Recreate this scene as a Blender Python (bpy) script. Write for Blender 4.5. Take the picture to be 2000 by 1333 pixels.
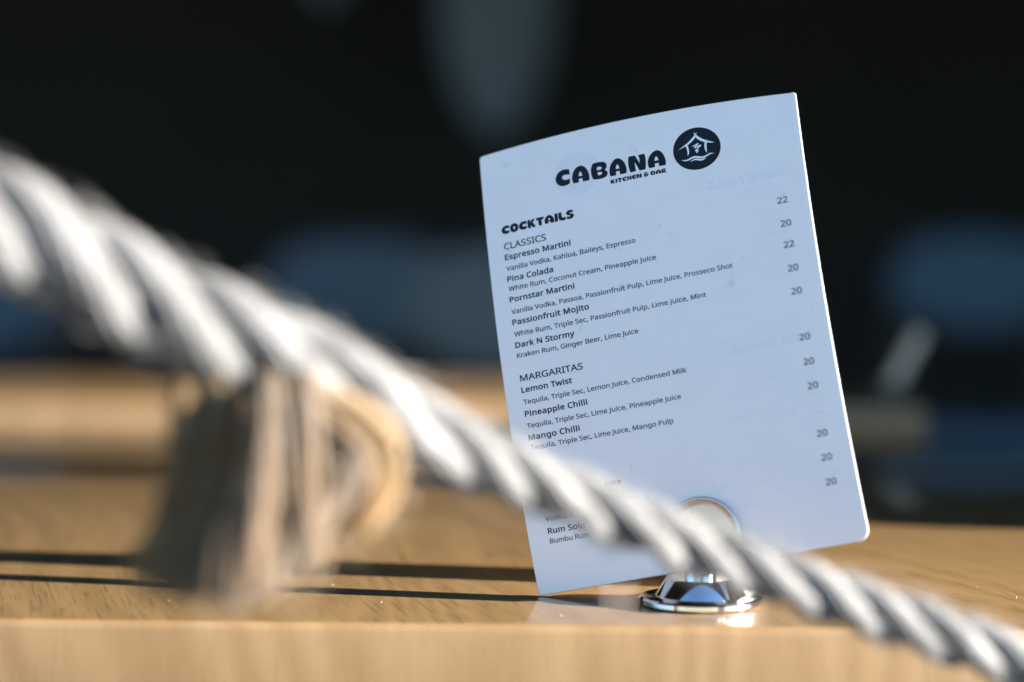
import bpy, bmesh, math, random
from mathutils import Vector, Matrix, noise
from mathutils.geometry import delaunay_2d_cdt

random.seed(7)
C = bpy.context.scene.collection
for o in list(bpy.data.objects):
    bpy.data.objects.remove(o)
SC = bpy.context.scene
R = math.radians

# ------------------------------------------------------------------ camera, sky, sun, exposure
F_PX, PITCH, ROLL, CAM_Z = 4722.2222, 0.0563755, 0.0, 0.16975
cam = bpy.data.cameras.new('camera')
cam.sensor_width = 36.0
cam.lens = 85.0
cam.clip_start = 0.02
cam.clip_end = 500.0
cam.dof.use_dof = True
cam.dof.focus_distance = 1.050
cam.dof.aperture_fstop = 2.7
cam.dof.aperture_blades = 0
cam_o = bpy.data.objects.new('camera', cam)
C.objects.link(cam_o)
_f = Vector((0, math.cos(PITCH), -math.sin(PITCH)))
_r0 = Vector((1, 0, 0))
_u0 = _r0.cross(_f)
_r = math.cos(ROLL) * _r0 + math.sin(ROLL) * _u0
_u = -math.sin(ROLL) * _r0 + math.cos(ROLL) * _u0
M = Matrix((_r, _u, -_f)).transposed().to_4x4()
M.translation = Vector((0, 0, CAM_Z))
cam_o.matrix_world = M
SC.camera = cam_o

SUN_AZ, SUN_EL = 13.0, 12.0            # degrees: from +X towards the camera side, above the horizon
w = bpy.data.worlds.new("World")
SC.world = w
w.use_nodes = True
nt = w.node_tree
bg = nt.nodes['Background']
sky = nt.nodes.new('ShaderNodeTexSky')
sky.sky_type = 'NISHITA'
sky.sun_disc = False
sky.sun_elevation = R(SUN_EL)
sky.sun_rotation = R(90 + SUN_AZ)
sky.air_density = 1.0
sky.dust_density = 0.0
sky.ozone_density = 3.6
nt.links.new(sky.outputs[0], bg.inputs[0])
bg.inputs[1].default_value = 0.05
sl = bpy.data.lights.new('sun', 'SUN')
sl.energy = 5.0
sl.angle = R(0.5)
sl.color = (1.0, 0.90, 0.78)
sun = bpy.data.objects.new('sun', sl)
C.objects.link(sun)
sun.location = (3, -0.5, 2)
TO_SUN = Vector((math.cos(R(SUN_AZ)) * math.cos(R(SUN_EL)), -math.sin(R(SUN_AZ)) * math.cos(R(SUN_EL)), math.sin(R(SUN_EL))))
sun.rotation_euler = TO_SUN.to_track_quat('Z', 'Y').to_euler()
SC.view_settings.view_transform = 'Standard'
SC.view_settings.look = 'None'
SC.view_settings.exposure = 3.31
SC.view_settings.gamma = 1.0
SC.view_settings.use_curve_mapping = False


def pix(x, y, D):
    """the point at distance Y = D seen at pixel (x, y) of the 2000 px wide photograph"""
    dx, dy = x - 1000.0, y - 666.5
    c, s = math.cos(ROLL), math.sin(ROLL)
    a, b = c * dx + s * dy, -s * dx + c * dy
    cx, cy, cz = a / F_PX, 1.0, -b / F_PX
    yy = cy * math.cos(PITCH) + cz * math.sin(PITCH)
    zz = -cy * math.sin(PITCH) + cz * math.cos(PITCH)
    k = D / yy
    return Vector((cx * k, D, zz * k + CAM_Z))


# ------------------------------------------------------------------ scene helpers
def link(name, me, mat=None, parent=None, smooth=False):
    o = bpy.data.objects.new(name, me)
    C.objects.link(o)
    if mat:
        me.materials.append(mat)
    if parent:
        o.parent = parent
    if smooth:
        for p in me.polygons:
            p.use_smooth = True
    return o


def from_bm(name, bm, mat=None, parent=None, smooth=False):
    me = bpy.data.meshes.new(name)
    bm.normal_update()
    bm.to_mesh(me)
    bm.free()
    return link(name, me, mat, parent, smooth)


def tag(o, label=None, cat=None, group=None, kind=None):
    if label:
        o['label'] = label
    if cat:
        o['category'] = cat
    if group:
        o['group'] = group
    if kind:
        o['kind'] = kind
    return o


def thing(name, label, cat, loc=(0, 0, 0), rz=0.0, group=None):
    o = bpy.data.objects.new(name, None)
    C.objects.link(o)
    o.empty_display_size = 0.05
    o.location = loc
    o.rotation_euler = (0, 0, rz)
    return tag(o, label, cat, group)


def copy_tree(o, parent=None):
    c = o.copy()
    C.objects.link(c)
    c.parent = parent
    for ch in [q for q in bpy.data.objects if q.parent == o]:
        copy_tree(ch, c)
    return c


def box(bm, lo, hi, bevel=0.0, seg=2):
    lo, hi = Vector(lo), Vector(hi)
    m = Matrix.Translation((lo + hi) / 2) @ Matrix.Diagonal((*(hi - lo), 1.0))
    r = bmesh.ops.create_cube(bm, size=1.0, matrix=m)
    if bevel:
        es = list({e for v in r['verts'] for e in v.link_edges})
        bmesh.ops.bevel(bm, geom=es, offset=bevel, segments=seg, profile=0.5, affect='EDGES')


def lathe(bm, prof, n=64, cx=0.0, cy=0.0, mtx=None):
    rings = []
    for (r, z) in prof:
        ring = []
        for k in range(n):
            t = 2 * math.pi * k / n
            p = Vector((cx + r * math.cos(t), cy + r * math.sin(t), z))
            ring.append(bm.verts.new(mtx @ p if mtx else p))
        rings.append(ring)
    for a, b in zip(rings, rings[1:]):
        for k in range(n):
            bm.faces.new((a[k], a[(k + 1) % n], b[(k + 1) % n], b[k]))
    if prof[0][0] > 1e-6:
        bm.faces.new(list(reversed(rings[0])))
    if prof[-1][0] > 1e-6:
        bm.faces.new(rings[-1])


def tube(bm, pts, radii, n=12, ridges=0, ridge_amp=0.0, twist=0.0, uvl=None, side=None):
    """a tube along pts; ridges are the yarns that wind round a strand"""
    N = len(pts)
    rings = []
    ref = side
    L = 0.0
    for i in range(N):
        t = (pts[min(i + 1, N - 1)] - pts[max(i - 1, 0)]).normalized()
        if ref is None:
            ref = t.orthogonal()
        a = (ref - t * ref.dot(t)).normalized()
        b = t.cross(a)
        ref = a
        if i:
            L += (pts[i] - pts[i - 1]).length
        ring = []
        for k in range(n):
            ps = 2 * math.pi * k / n
            rr = radii[i]
            if ridges:
                rr *= 1.0 + ridge_amp * (abs(math.cos(0.5 * ridges * ps + twist * L)) - 0.6)
            ring.append(bm.verts.new(pts[i] + (a * math.cos(ps) + b * math.sin(ps)) * rr))
        rings.append(ring)
    for q, (r1, r2) in enumerate(zip(rings, rings[1:])):
        for k in range(n):
            bm.faces.new((r1[k], r1[(k + 1) % n], r2[(k + 1) % n], r2[k]))
    bm.faces.new(list(reversed(rings[0])))
    bm.faces.new(rings[-1])


def catmull(P, n):
    """P: list of Vectors; n samples per span"""
    out = []
    for i in range(len(P) - 1):
        p0, p1, p2, p3 = P[max(i - 1, 0)], P[i], P[i + 1], P[min(i + 2, len(P) - 1)]
        for k in range(n):
            t = k / n
            out.append(0.5 * ((2 * p1) + (p2 - p0) * t + (2 * p0 - 5 * p1 + 4 * p2 - p3) * t * t + (3 * p1 - p0 - 3 * p2 + p3) * t ** 3))
    out.append(P[-1].copy())
    return out


# ------------------------------------------------------------------ materials
def new_mat(name):
    m = bpy.data.materials.new(name)
    m.use_nodes = True
    n = m.node_tree
    return m, n, n.nodes['Principled BSDF']


def plain(name, col, rough=0.5, metal=0.0, var=0.06, scale=40.0, coat=0.0):
    m, n, b = new_mat(name)
    no = n.nodes.new('ShaderNodeTexNoise')
    no.inputs['Scale'].default_value = scale
    no.inputs['Detail'].default_value = 4
    tc = n.nodes.new('ShaderNodeTexCoord')
    n.links.new(tc.outputs['Object'], no.inputs['Vector'])
    mx = n.nodes.new('ShaderNodeMix')
    mx.data_type = 'RGBA'
    mx.inputs[6].default_value = (*[max(0, c * (1 - var * 2)) for c in col], 1)
    mx.inputs[7].default_value = (*[min(1, c * (1 + var * 2)) for c in col], 1)
    n.links.new(no.outputs[0], mx.inputs[0])
    n.links.new(mx.outputs[2], b.inputs['Base Color'])
    b.inputs['Roughness'].default_value = rough
    b.inputs['Metallic'].default_value = metal
    b.inputs['Coat Weight'].default_value = coat
    return m


def wood(name, dark, light, rough, coat, grain_rot, face=False, pores=1.0):
    """oak: long streaks along the grain, growth-ring bands, fine dark pores"""
    m, n, b = new_mat(name)
    N, Lk = n.nodes, n.links
    tc = N.new('ShaderNodeTexCoord')
    mp = N.new('ShaderNodeMapping')
    mp.inputs['Rotation'].default_value = (0, 0, grain_rot)
    Lk.new(tc.outputs['Object'], mp.inputs['Vector'])

    def stretched(sx, sy, sz, scale, detail=4.0, dist=0.0, rough_=0.55):
        q = N.new('ShaderNodeMapping')
        q.inputs['Scale'].default_value = (sx, sy, sz)
        Lk.new(mp.outputs[0], q.inputs['Vector'])
        t = N.new('ShaderNodeTexNoise')
        t.inputs['Scale'].default_value = scale
        t.inputs['Detail'].default_value = detail
        t.inputs['Distortion'].default_value = dist
        t.inputs['Roughness'].default_value = rough_
        Lk.new(q.outputs[0], t.inputs['Vector'])
        return t.outputs[0]
    zs = 0.12 if face else 1.0
    broad = stretched(1.0, 0.16, zs, 9.0, 3.0, 0.8)
    fine = stretched(1.0, 0.03, zs, 150.0, 4.0, 0.2)
    # growth rings: contour lines of a slow noise give the cathedral figure
    slow = stretched(1.0, 0.22, zs, 5.5, 1.0, 0.3)
    mul = N.new('ShaderNodeMath'); mul.operation = 'MULTIPLY'; mul.inputs[1].default_value = 26.0
    Lk.new(slow, mul.inputs[0])
    pp = N.new('ShaderNodeMath'); pp.operation = 'PINGPONG'; pp.inputs[1].default_value = 0.5
    Lk.new(mul.outputs[0], pp.inputs[0])
    rings = N.new('ShaderNodeMapRange')
    rings.inputs[1].default_value = 0.0; rings.inputs[2].default_value = 0.5
    rings.inputs[3].default_value = 0.0; rings.inputs[4].default_value = 1.0
    rings.interpolation_type = 'SMOOTHSTEP'
    Lk.new(pp.outputs[0], rings.inputs[0])
    f1 = N.new('ShaderNodeMath'); f1.operation = 'MULTIPLY_ADD'
    f1.inputs[1].default_value = 0.30
    Lk.new(rings.outputs[0], f1.inputs[0])
    f2 = N.new('ShaderNodeMath'); f2.operation = 'MULTIPLY_ADD'; f2.inputs[1].default_value = 0.55
    Lk.new(broad, f2.inputs[0])
    f3 = N.new('ShaderNodeMath'); f3.operation = 'MULTIPLY'; f3.inputs[1].default_value = 0.35
    Lk.new(fine, f3.inputs[0])
    Lk.new(f3.outputs[0], f2.inputs[2])
    Lk.new(f2.outputs[0], f1.inputs[2])
    cr = N.new('ShaderNodeValToRGB')
    cr.color_ramp.elements[0].position = 0.28
    cr.color_ramp.elements[0].color = (*dark, 1)
    cr.color_ramp.elements[1].position = 0.86
    cr.color_ramp.elements[1].color = (*light, 1)
    Lk.new(f1.outputs[0], cr.inputs[0])
    # pores
    por = stretched(1.0, 0.04, zs, 700.0, 2.0, 0.0, 0.5)
    pr = N.new('ShaderNodeMapRange')
    pr.inputs[1].default_value = 0.36; pr.inputs[2].default_value = 0.47
    pr.inputs[3].default_value = 1.0 - 0.28 * pores; pr.inputs[4].default_value = 1.0
    Lk.new(por, pr.inputs[0])
    mx = N.new('ShaderNodeMix'); mx.data_type = 'RGBA'; mx.blend_type = 'MULTIPLY'
    mx.inputs[0].default_value = 1.0
    Lk.new(cr.outputs[0], mx.inputs[6])
    Lk.new(pr.outputs[0], mx.inputs[7])
    Lk.new(mx.outputs[2], b.inputs['Base Color'])
    b.inputs['Roughness'].default_value = rough
    b.inputs['Coat Weight'].default_value = coat
    b.inputs['Coat Roughness'].default_value = 0.06
    bp = N.new('ShaderNodeBump')
    bp.inputs['Strength'].default_value = 0.12
    bp.inputs['Distance'].default_value = 0.0004
    Lk.new(pr.outputs[0], bp.inputs['Height'])
    Lk.new(bp.outputs[0], b.inputs['Normal'])
    return m


def fibre(name, a, b_, scale, bleed=0.22):
    m, n, b = new_mat(name)
    tc = n.nodes.new('ShaderNodeTexCoord')
    n1 = n.nodes.new('ShaderNodeTexNoise')
    n1.inputs['Scale'].default_value = scale
    n1.inputs['Detail'].default_value = 6
    n.links.new(tc.outputs['Object'], n1.inputs['Vector'])
    cr = n.nodes.new('ShaderNodeValToRGB')
    cr.color_ramp.elements[0].position = 0.35
    cr.color_ramp.elements[0].color = (*a, 1)
    cr.color_ramp.elements[1].position = 0.65
    cr.color_ramp.elements[1].color = (*b_, 1)
    n.links.new(n1.outputs[0], cr.inputs[0])
    n.links.new(cr.outputs[0], b.inputs['Base Color'])
    b.inputs['Roughness'].default_value = 0.85
    b.inputs['Specular IOR Level'].default_value = 0.1
    b.inputs['Subsurface Weight'].default_value = bleed
    b.inputs['Subsurface Radius'].default_value = (1.0, 0.9, 0.8)
    b.inputs['Subsurface Scale'].default_value = 0.005
    n2 = n.nodes.new('ShaderNodeTexNoise')
    n2.inputs['Scale'].default_value = 900
    n2.inputs['Detail'].default_value = 3
    n.links.new(tc.outputs['Object'], n2.inputs['Vector'])
    bp = n.nodes.new('ShaderNodeBump')
    bp.inputs['Strength'].default_value = 0.5
    bp.inputs['Distance'].default_value = 0.0006
    n.links.new(n2.outputs[0], bp.inputs['Height'])
    n.links.new(bp.outputs[0], b.inputs['Normal'])
    return m


def paper(name, col, transl, mottled=True):
    m, n, b = new_mat(name)
    tc = n.nodes.new('ShaderNodeTexCoord')
    no = n.nodes.new('ShaderNodeTexNoise')
    no.inputs['Scale'].default_value = 45
    no.inputs['Detail'].default_value = 8
    n.links.new(tc.outputs['Object'], no.inputs['Vector'])
    cr = n.nodes.new('ShaderNodeValToRGB')
    cr.color_ramp.elements[0].position = 0.3
    cr.color_ramp.elements[0].color = (*[c * 0.965 for c in col], 1)
    cr.color_ramp.elements[1].position = 0.7
    cr.color_ramp.elements[1].color = (*col, 1)
    n.links.new(no.outputs[0], cr.inputs[0])
    colour = cr.outputs[0]
    if mottled:                       # a few faint grey scuffs
        n3 = n.nodes.new('ShaderNodeTexNoise')
        n3.inputs['Scale'].default_value = 130
        n3.inputs['Detail'].default_value = 2
        n.links.new(tc.outputs['Object'], n3.inputs['Vector'])
        mr = n.nodes.new('ShaderNodeMapRange')
        mr.inputs[1].default_value = 0.70; mr.inputs[2].default_value = 0.78
        mr.inputs[3].default_value = 1.0; mr.inputs[4].default_value = 0.86
        n.links.new(n3.outputs[0], mr.inputs[0])
        mx = n.nodes.new('ShaderNodeMix'); mx.data_type = 'RGBA'; mx.blend_type = 'MULTIPLY'
        mx.inputs[0].default_value = 1.0
        n.links.new(colour, mx.inputs[6]); n.links.new(mr.outputs[0], mx.inputs[7])
        colour = mx.outputs[2]
    n.links.new(colour, b.inputs['Base Color'])
    b.inputs['Roughness'].default_value = 0.5
    b.inputs['Specular IOR Level'].default_value = 0.35
    out = n.nodes['Material Output']
    if transl:
        tr = n.nodes.new('ShaderNodeBsdfTranslucent')
        n.links.new(colour, tr.inputs['Color'])
        ms = n.nodes.new('ShaderNodeMixShader')
        ms.inputs[0].default_value = transl
        n.links.new(b.outputs[0], ms.inputs[1])
        n.links.new(tr.outputs[0], ms.inputs[2])
        n.links.new(ms.outputs[0], out.inputs[0])
    return m


GRAIN = R(-17.5)
M_TOP = wood('oiled_oak_top', (0.1521, 0.09532, 0.04191), (0.2062, 0.1338, 0.06219), 0.34, 0.75, GRAIN)
M_EDGE = wood('pale_oak_edge', (0.1521, 0.09194, 0.04056), (0.2096, 0.1399, 0.07166), 0.5, 0.15, GRAIN, face=True, pores=0.25)
M_PAPER = paper('white_card', (0.9, 0.81, 0.8), 0.0)
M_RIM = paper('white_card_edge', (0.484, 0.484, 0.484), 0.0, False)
M_INK = plain('black_ink', (0.012, 0.016, 0.024), 0.5, var=0.02)
M_INKSOFT = plain('grey_ink', (0.022, 0.026, 0.036), 0.5, var=0.02)
M_GHOST = paper('show_through_strong', (0.837, 0.7695, 0.788), 0.0, False)
M_GHOST2 = paper('show_through_faint', (0.8685, 0.7873, 0.788), 0.0, False)
for _m in (M_INK, M_INKSOFT):
    _m.node_tree.nodes['Principled BSDF'].inputs['Specular IOR Level'].default_value = 0.12
M_BRUSHED = plain('satin_steel', (0.70, 0.67, 0.65), 0.34, 1.0, var=0.02)
M_MARK = paper('emblem_white', (0.85, 0.85, 0.86), 0.0, False)
M_CHROME = plain('polished_steel', (0.70, 0.70, 0.70), 0.10, 1.0, var=0.01)
M_ROPE = fibre('white_rope_fibre', (0.090, 0.0935, 0.099), (0.143, 0.148, 0.155), 60)
M_TAN = fibre('frayed_rope_fibre', (0.1014, 0.05949, 0.02569), (0.1284, 0.09464, 0.05746), 45, 0.5)
M_ROPETAN = fibre('pale_frayed_fibre', (0.0845, 0.05408, 0.03177), (0.1014, 0.08112, 0.06219), 50, 0.5)
M_CERAMIC = plain('white_ceramic', (0.5408, 0.534, 0.5205), 0.2, 0.0, var=0.01, coat=0.4)
M_CREAM = plain('cream_card', (0.575, 0.483, 0.391), 0.6, var=0.02)
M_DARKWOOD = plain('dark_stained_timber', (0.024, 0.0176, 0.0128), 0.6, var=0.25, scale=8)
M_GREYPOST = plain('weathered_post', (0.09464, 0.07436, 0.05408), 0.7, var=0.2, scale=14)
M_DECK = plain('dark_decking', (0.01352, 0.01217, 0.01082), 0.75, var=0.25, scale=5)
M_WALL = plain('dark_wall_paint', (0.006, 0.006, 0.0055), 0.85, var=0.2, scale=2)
M_BLUE = plain('blue_grey_cloth', (0.066, 0.1012, 0.1452), 0.9, var=0.12, scale=20)
M_MID = plain('mid_grey_blue_cloth', (0.09025, 0.114, 0.133), 0.9, var=0.12, scale=20)
M_DEEPBLUE = plain('deep_blue_cloth', (0.05, 0.10, 0.16), 0.9, var=0.12, scale=20)
M_PALE = plain('pale_blue_cloth', (0.126, 0.1656, 0.2052), 0.9, var=0.1, scale=12)
M_BLACK = plain('black_metal', (0.02, 0.02, 0.022), 0.4, 0.6, var=0.05)

# ------------------------------------------------------------------ setting: deck, building, roof
GROUND = -0.74


def slab(name, lo, hi, mat, kind=None, bevel=0.0, parent=None):
    bm = bmesh.new()
    box(bm, lo, hi, bevel)
    o = from_bm(name, bm, mat, parent)
    if kind:
        o['kind'] = kind
    return o


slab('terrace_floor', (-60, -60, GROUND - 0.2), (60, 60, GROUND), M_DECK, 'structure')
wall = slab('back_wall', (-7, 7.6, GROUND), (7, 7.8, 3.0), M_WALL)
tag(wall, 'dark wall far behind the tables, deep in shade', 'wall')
side = slab('shade_wall', (5.0, 2.62, GROUND), (5.2, 7.6, 3.0), M_WALL)  # added out of view to keep the sun off the background
tag(side, 'dark wall added out of view to the right to shade the back of the terrace', 'wall')
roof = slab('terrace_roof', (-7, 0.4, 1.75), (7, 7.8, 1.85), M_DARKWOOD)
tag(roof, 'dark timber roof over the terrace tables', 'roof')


# ------------------------------------------------------------------ tables
def table(x0, x1, y0, y1, th, label, legs, group, loc, rz):
    """loc is where the table's own x = y = 0 stands, on its front edge"""
    t = thing('wooden_table', label, 'table', (loc[0], loc[1], GROUND), rz, group)

    def P(x, y, z):
        return Vector((x, y, z - GROUND))
    bm = bmesh.new()
    box(bm, P(x0, y0, -th), P(x1, y1, 0), 0.0038, 4)
    o = from_bm('tabletop', bm, M_TOP, t)
    o.data.materials.append(M_EDGE)
    for f in o.data.polygons:
        f.use_smooth = True
        if f.normal.z < 0.85:
            f.material_index = 1
    for (lx, ly) in legs:
        bm = bmesh.new()
        box(bm, P(lx - .03, ly - .03, GROUND), P(lx + .03, ly + .03, -th), 0.003)
        from_bm('leg', bm, M_DARKWOOD, t)
    return t


table(-0.95, 0.66, 0, 0.68, 0.042,
      'nearest oak table with glossy top and pale sunlit front edge, under the menu card',
      [(-.85, .1), (.56, .1), (-.85, .58), (.56, .58)], 'oak terrace tables', (0, .970), R(-3.5))
table(-1.25, 0.350, 0, 0.34, 0.036,
      'out of focus oak table behind the nearest one, showing its bright tan front edge',
      [(-1.15, .08), (.27, .08), (-1.15, .26), (.27, .26)], 'oak terrace tables', (0, 2.055), R(-3.5))


def pad(bm, c, h, e, n=48, m=24):
    """a stuffed cushion: a rounded block with half sizes h about c"""
    def sg(v):
        return math.copysign(abs(v) ** e, v)
    bmesh.ops.create_uvsphere(bm, u_segments=n, v_segments=m, radius=1.0)
    for v in bm.verts:
        th, ph = math.atan2(v.co.y, v.co.x), math.asin(max(-1, min(1, v.co.z)))
        v.co = Vector((c[0] + h[0] * sg(math.cos(ph)) * sg(math.cos(th)), c[1] + h[1] * sg(math.cos(ph)) * sg(math.sin(th)), c[2] + h[2] * sg(math.sin(ph))))


# ------------------------------------------------------------------ chairs (only blurred shapes in the photograph)
def make_chair(label, cloth, back_lo, back_hi, wdt, seat_h=0.45, solid=None, arms=False):
    t = thing('terrace_chair', label, 'chair', (0, 0, 0), 0)
    bm = bmesh.new(); box(bm, (-wdt / 2, -.22, seat_h - .06), (wdt / 2, .22, seat_h), .025, 4)
    from_bm('seat', bm, cloth, t, True)
    bm = bmesh.new()
    if solid:
        box(bm, (-wdt / 2, .20, back_lo), (wdt / 2, .25, back_hi), .01, 3)
        from_bm('backrest', bm, solid, t)
    else:
        pad(bm, (0, .215, (back_lo + back_hi) / 2), (wdt / 2, .045, (back_hi - back_lo) / 2), .8)
        from_bm('backrest', bm, cloth, t, True)
    for sx in (-1, 1):
        bm = bmesh.new(); box(bm, (sx * (wdt / 2 - .03) - .014, -.20, 0), (sx * (wdt / 2 - .03) + .014, -.172, seat_h - .058))
        from_bm('leg', bm, M_BLACK, t)
        bm = bmesh.new(); box(bm, (sx * (wdt / 2 - .03) - .014, .172, 0), (sx * (wdt / 2 - .03) + .014, .202, back_lo + .06))
        from_bm('leg', bm, M_BLACK, t)
    return t


CG = 'chairs at the back of the terrace'
ch = make_chair('blue-grey padded chair left of the menu, deep in the blurred background', M_BLUE, 0.625, 0.845, 0.38)
ch['group'] = CG
base = pix(715, 560, 4.6); ch.location = (base.x, 4.6, GROUND); ch.rotation_euler.z = R(6)
for (px, D, rz, lab) in (
        (962, 3.9, -8, 'blue-grey padded chair half hidden by the left edge of the menu'),
        (-40, 4.4, 20, 'blurred blue chair at the left edge, behind the rope'),
        (1895, 5.2, -14, 'blurred dark blue chair to the right of the menu')):
    c2 = copy_tree(ch)
    c2.location = (pix(px, 560, D).x, D, GROUND)
    c2.rotation_euler.z = R(rz)
    c2['label'] = lab
    if 900 < px < 1000:
        for q in [k for k in bpy.data.objects if k.parent == c2]:
            if q.name.startswith('backrest'):
                q.data = q.data.copy(); q.data.materials[0] = M_MID
    if px > 1800 or px < 0:
        for q in [k for k in bpy.data.objects if k.parent == c2]:
            if q.name.startswith('seat') or q.name.startswith('backrest'):
                q.data = q.data.copy(); q.data.materials[0] = M_DEEPBLUE
# chairs added at the heads of the tables, outside the frame to the right: their backs throw the shade on the table's far corner
h1 = make_chair('unseen dark timber chair added to shade the far corner of the nearest table', M_DARKWOOD, 0.46, 0.877, 0.52, 0.44, M_DARKWOOD)
h1.location = (0.60, 1.39, GROUND); h1.rotation_euler.z = R(-90)
h1['group'] = 'timber chairs added for shade'
h2 = copy_tree(h1); h2.location = (0.62, 2.10, GROUND); h2.scale.z = 1.03
h2['label'] = 'unseen dark timber chair added to shade the right end of the second table'

post = slab('stripe_post', (0.880, 1.244, GROUND), (0.930, 1.304, 1.75), M_GREYPOST, bevel=.003)  # unseen post, added to throw a shadow stripe across the nearest table
tag(post, 'slim timber post added out of view, throwing a shadow stripe on the nearest table', 'post')

# pale cloths hanging under the roof at the back
for (px, py, D, hw, hh, lab) in ((972, 20, 7.0, .16, .36, 'pale grey-blue cloth hanging high in the dark background above the menu'),
                                 (640, -190, 7.2, .10, .30, 'dim cloth hanging at the top edge, left of the one above the menu')):
    q = pix(px, py, D)
    t = thing('hanging_cloth', lab, 'cloth', q, 0, 'cloths hanging at the back')
    bm = bmesh.new(); pad(bm, (0, 0, 0), (hw, .05, hh), 1.15)
    from_bm('fabric', bm, M_PALE, t, True)
    bm = bmesh.new(); box(bm, (-.004, -.004, hh - .004), (.004, .004, 1.75 - q.z))
    from_bm('cord', bm, M_BLACK, t)

# ------------------------------------------------------------------ second, out of focus menu holder on the far table
sm = thing('table_card', 'small pale card leaning in a dark block on the far table, right of the menu', 'card', (pix(1728, 800, 2.12).x, 2.12, 0.0))
bm = bmesh.new(); box(bm, (-.016, -.02, 0), (.012, .02, .012), .002); from_bm('block', bm, M_BLACK, sm)
bm = bmesh.new(); box(bm, (-.0035, -.017, .004), (.0035, .017, .066), .0015)
o = from_bm('card', bm, M_CREAM, sm); o.rotation_euler = (0, R(28), 0)

# ------------------------------------------------------------------ the menu card
SP = (0.06298592225850626, 1.0305267319081313, -0.05892252388191445, -0.10814770244828972, -0.1980079934550204, -0.3433451777772161, 0.0019504036206458202, 0.02084177691072379, -0.004430816854484555, 0.001093447009513257, 0.9283724921077336, 3.3708732030410573, -1.0359208965797908, 2.5175400804408197)
PW, PH = 148.0, 0.21 * SP[10] * 1000.0        # the page in millimetres
_ax = Vector(SP[3:6])
_Rm = Matrix.Rotation(_ax.length, 3, _ax.normalized())
_U, _D, _N = _Rm @ Vector((1, 0, 0)), _Rm @ Vector((0, 0, -1)), _Rm @ Vector((0, -1, 0))
_O = Vector(SP[:3]) + Vector((0, 0, CAM_Z))


def page0(x, y):
    u, v = x / PW - .5, y / PH
    q = 1 - v
    off = (SP[6] * q + SP[9] * (1 - q)) * (.25 - u * u) - SP[7] * q * q - SP[8] * u * q * q
    up = .001 * (SP[11] * (1 - 4 * u * u) - SP[13] * 2 * u) * q ** 5       # the top edge is cut a little bowed
    return _O + _U * (u * PW / 1000 + .001 * SP[12] * 4 * q * (1 - q)) + _D * ((v - .5) * PH / 1000 - up) + _N * off


def page_n(x, y):
    e = .2
    return (page0(x, y + e) - page0(x, y - e)).cross(page0(x + e, y) - page0(x - e, y)).normalized()


def page(x, y, off=0.0):
    """point on the bent card: x mm from its left edge, y mm from its top, off metres in front of its face"""
    p = page0(x, y)
    return p + page_n(x, y) * off if off else p


BASE = Vector((0.08020, 1.02040, 0.0))
menu = thing('cocktail_menu', 'white cocktail menu card with black print standing tilted in the chrome holder', 'menu', page(0, PH) * 1.0)
MENU_INV = Matrix.Translation(-menu.location)


def rim_uv(nx, ny, inset, rad):
    """grid of a rectangle with rounded corners (tl, tr, br, bl radii), inset from the card's outline"""
    g = []
    H_ = PH - 2 * inset
    for j in range(ny + 1):
        t = 0.5 - 0.5 * math.cos(math.pi * j / ny)
        t = 0.5 * t + 0.5 * j / ny
        y = inset + H_ * t
        lo, hi = inset, PW - inset
        for (k, top, left) in ((0, 1, 1), (1, 1, 0), (2, 0, 0), (3, 0, 1)):
            rr = max(rad[k] - inset, .05)
            dy = (y - inset) if top else (PH - inset - y)
            if dy < rr:
                cut = rr - math.sqrt(max(rr * rr - (rr - dy) ** 2, 0))
                if left:
                    lo = max(lo, inset + cut)
                else:
                    hi = min(hi, PW - inset - cut)
        g.append([(lo + (hi - lo) * (i / nx), y) for i in range(nx + 1)])
    return g


def build_card():
    bm = bmesh.new()
    nx, ny, TH, B = 90, 130, 0.00062, 0.26
    rad = (1.2, 0.8, 5.0, 1.5)
    levels = []
    for k in range(5):                            # front face, rounding over to the side
        a = math.pi / 2 * k / 4
        levels.append((B * (1 - math.sin(a)), -B / 1000 * (1 - math.cos(a))))
    for k in range(4, -1, -1):
        a = math.pi / 2 * k / 4
        levels.append((B * (1 - math.sin(a)), -TH + B / 1000 * (1 - math.cos(a))))
    loops = []
    for li, (ins, off) in enumerate(levels):
        g = rim_uv(nx, ny, ins, rad)
        full = li in (0, len(levels) - 1)
        vg = {}
        idx = [(i, j) for j in range(ny + 1) for i in range(nx + 1)]
        for (i, j) in idx:
            if full or i in (0, nx) or j in (0, ny):
                vg[i, j] = bm.verts.new(MENU_INV @ page(*g[j][i], off))
        if full:
            for j in range(ny):
                for i in range(nx):
                    q = (vg[i, j], vg[i, j + 1], vg[i + 1, j + 1], vg[i + 1, j])
                    bm.faces.new(q if li == 0 else tuple(reversed(q)))
        loops.append([vg[i, 0] for i in range(nx)] + [vg[nx, j] for j in range(ny)] + [vg[i, ny] for i in range(nx, 0, -1)] + [vg[0, j] for j in range(ny, 0, -1)])
    for a, b in zip(loops, loops[1:]):
        n = len(a)
        for k in range(n):
            f = bm.faces.new((a[k], a[(k + 1) % n], b[(k + 1) % n], b[k]))
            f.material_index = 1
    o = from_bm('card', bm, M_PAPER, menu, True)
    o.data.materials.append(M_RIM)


build_card()

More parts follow.
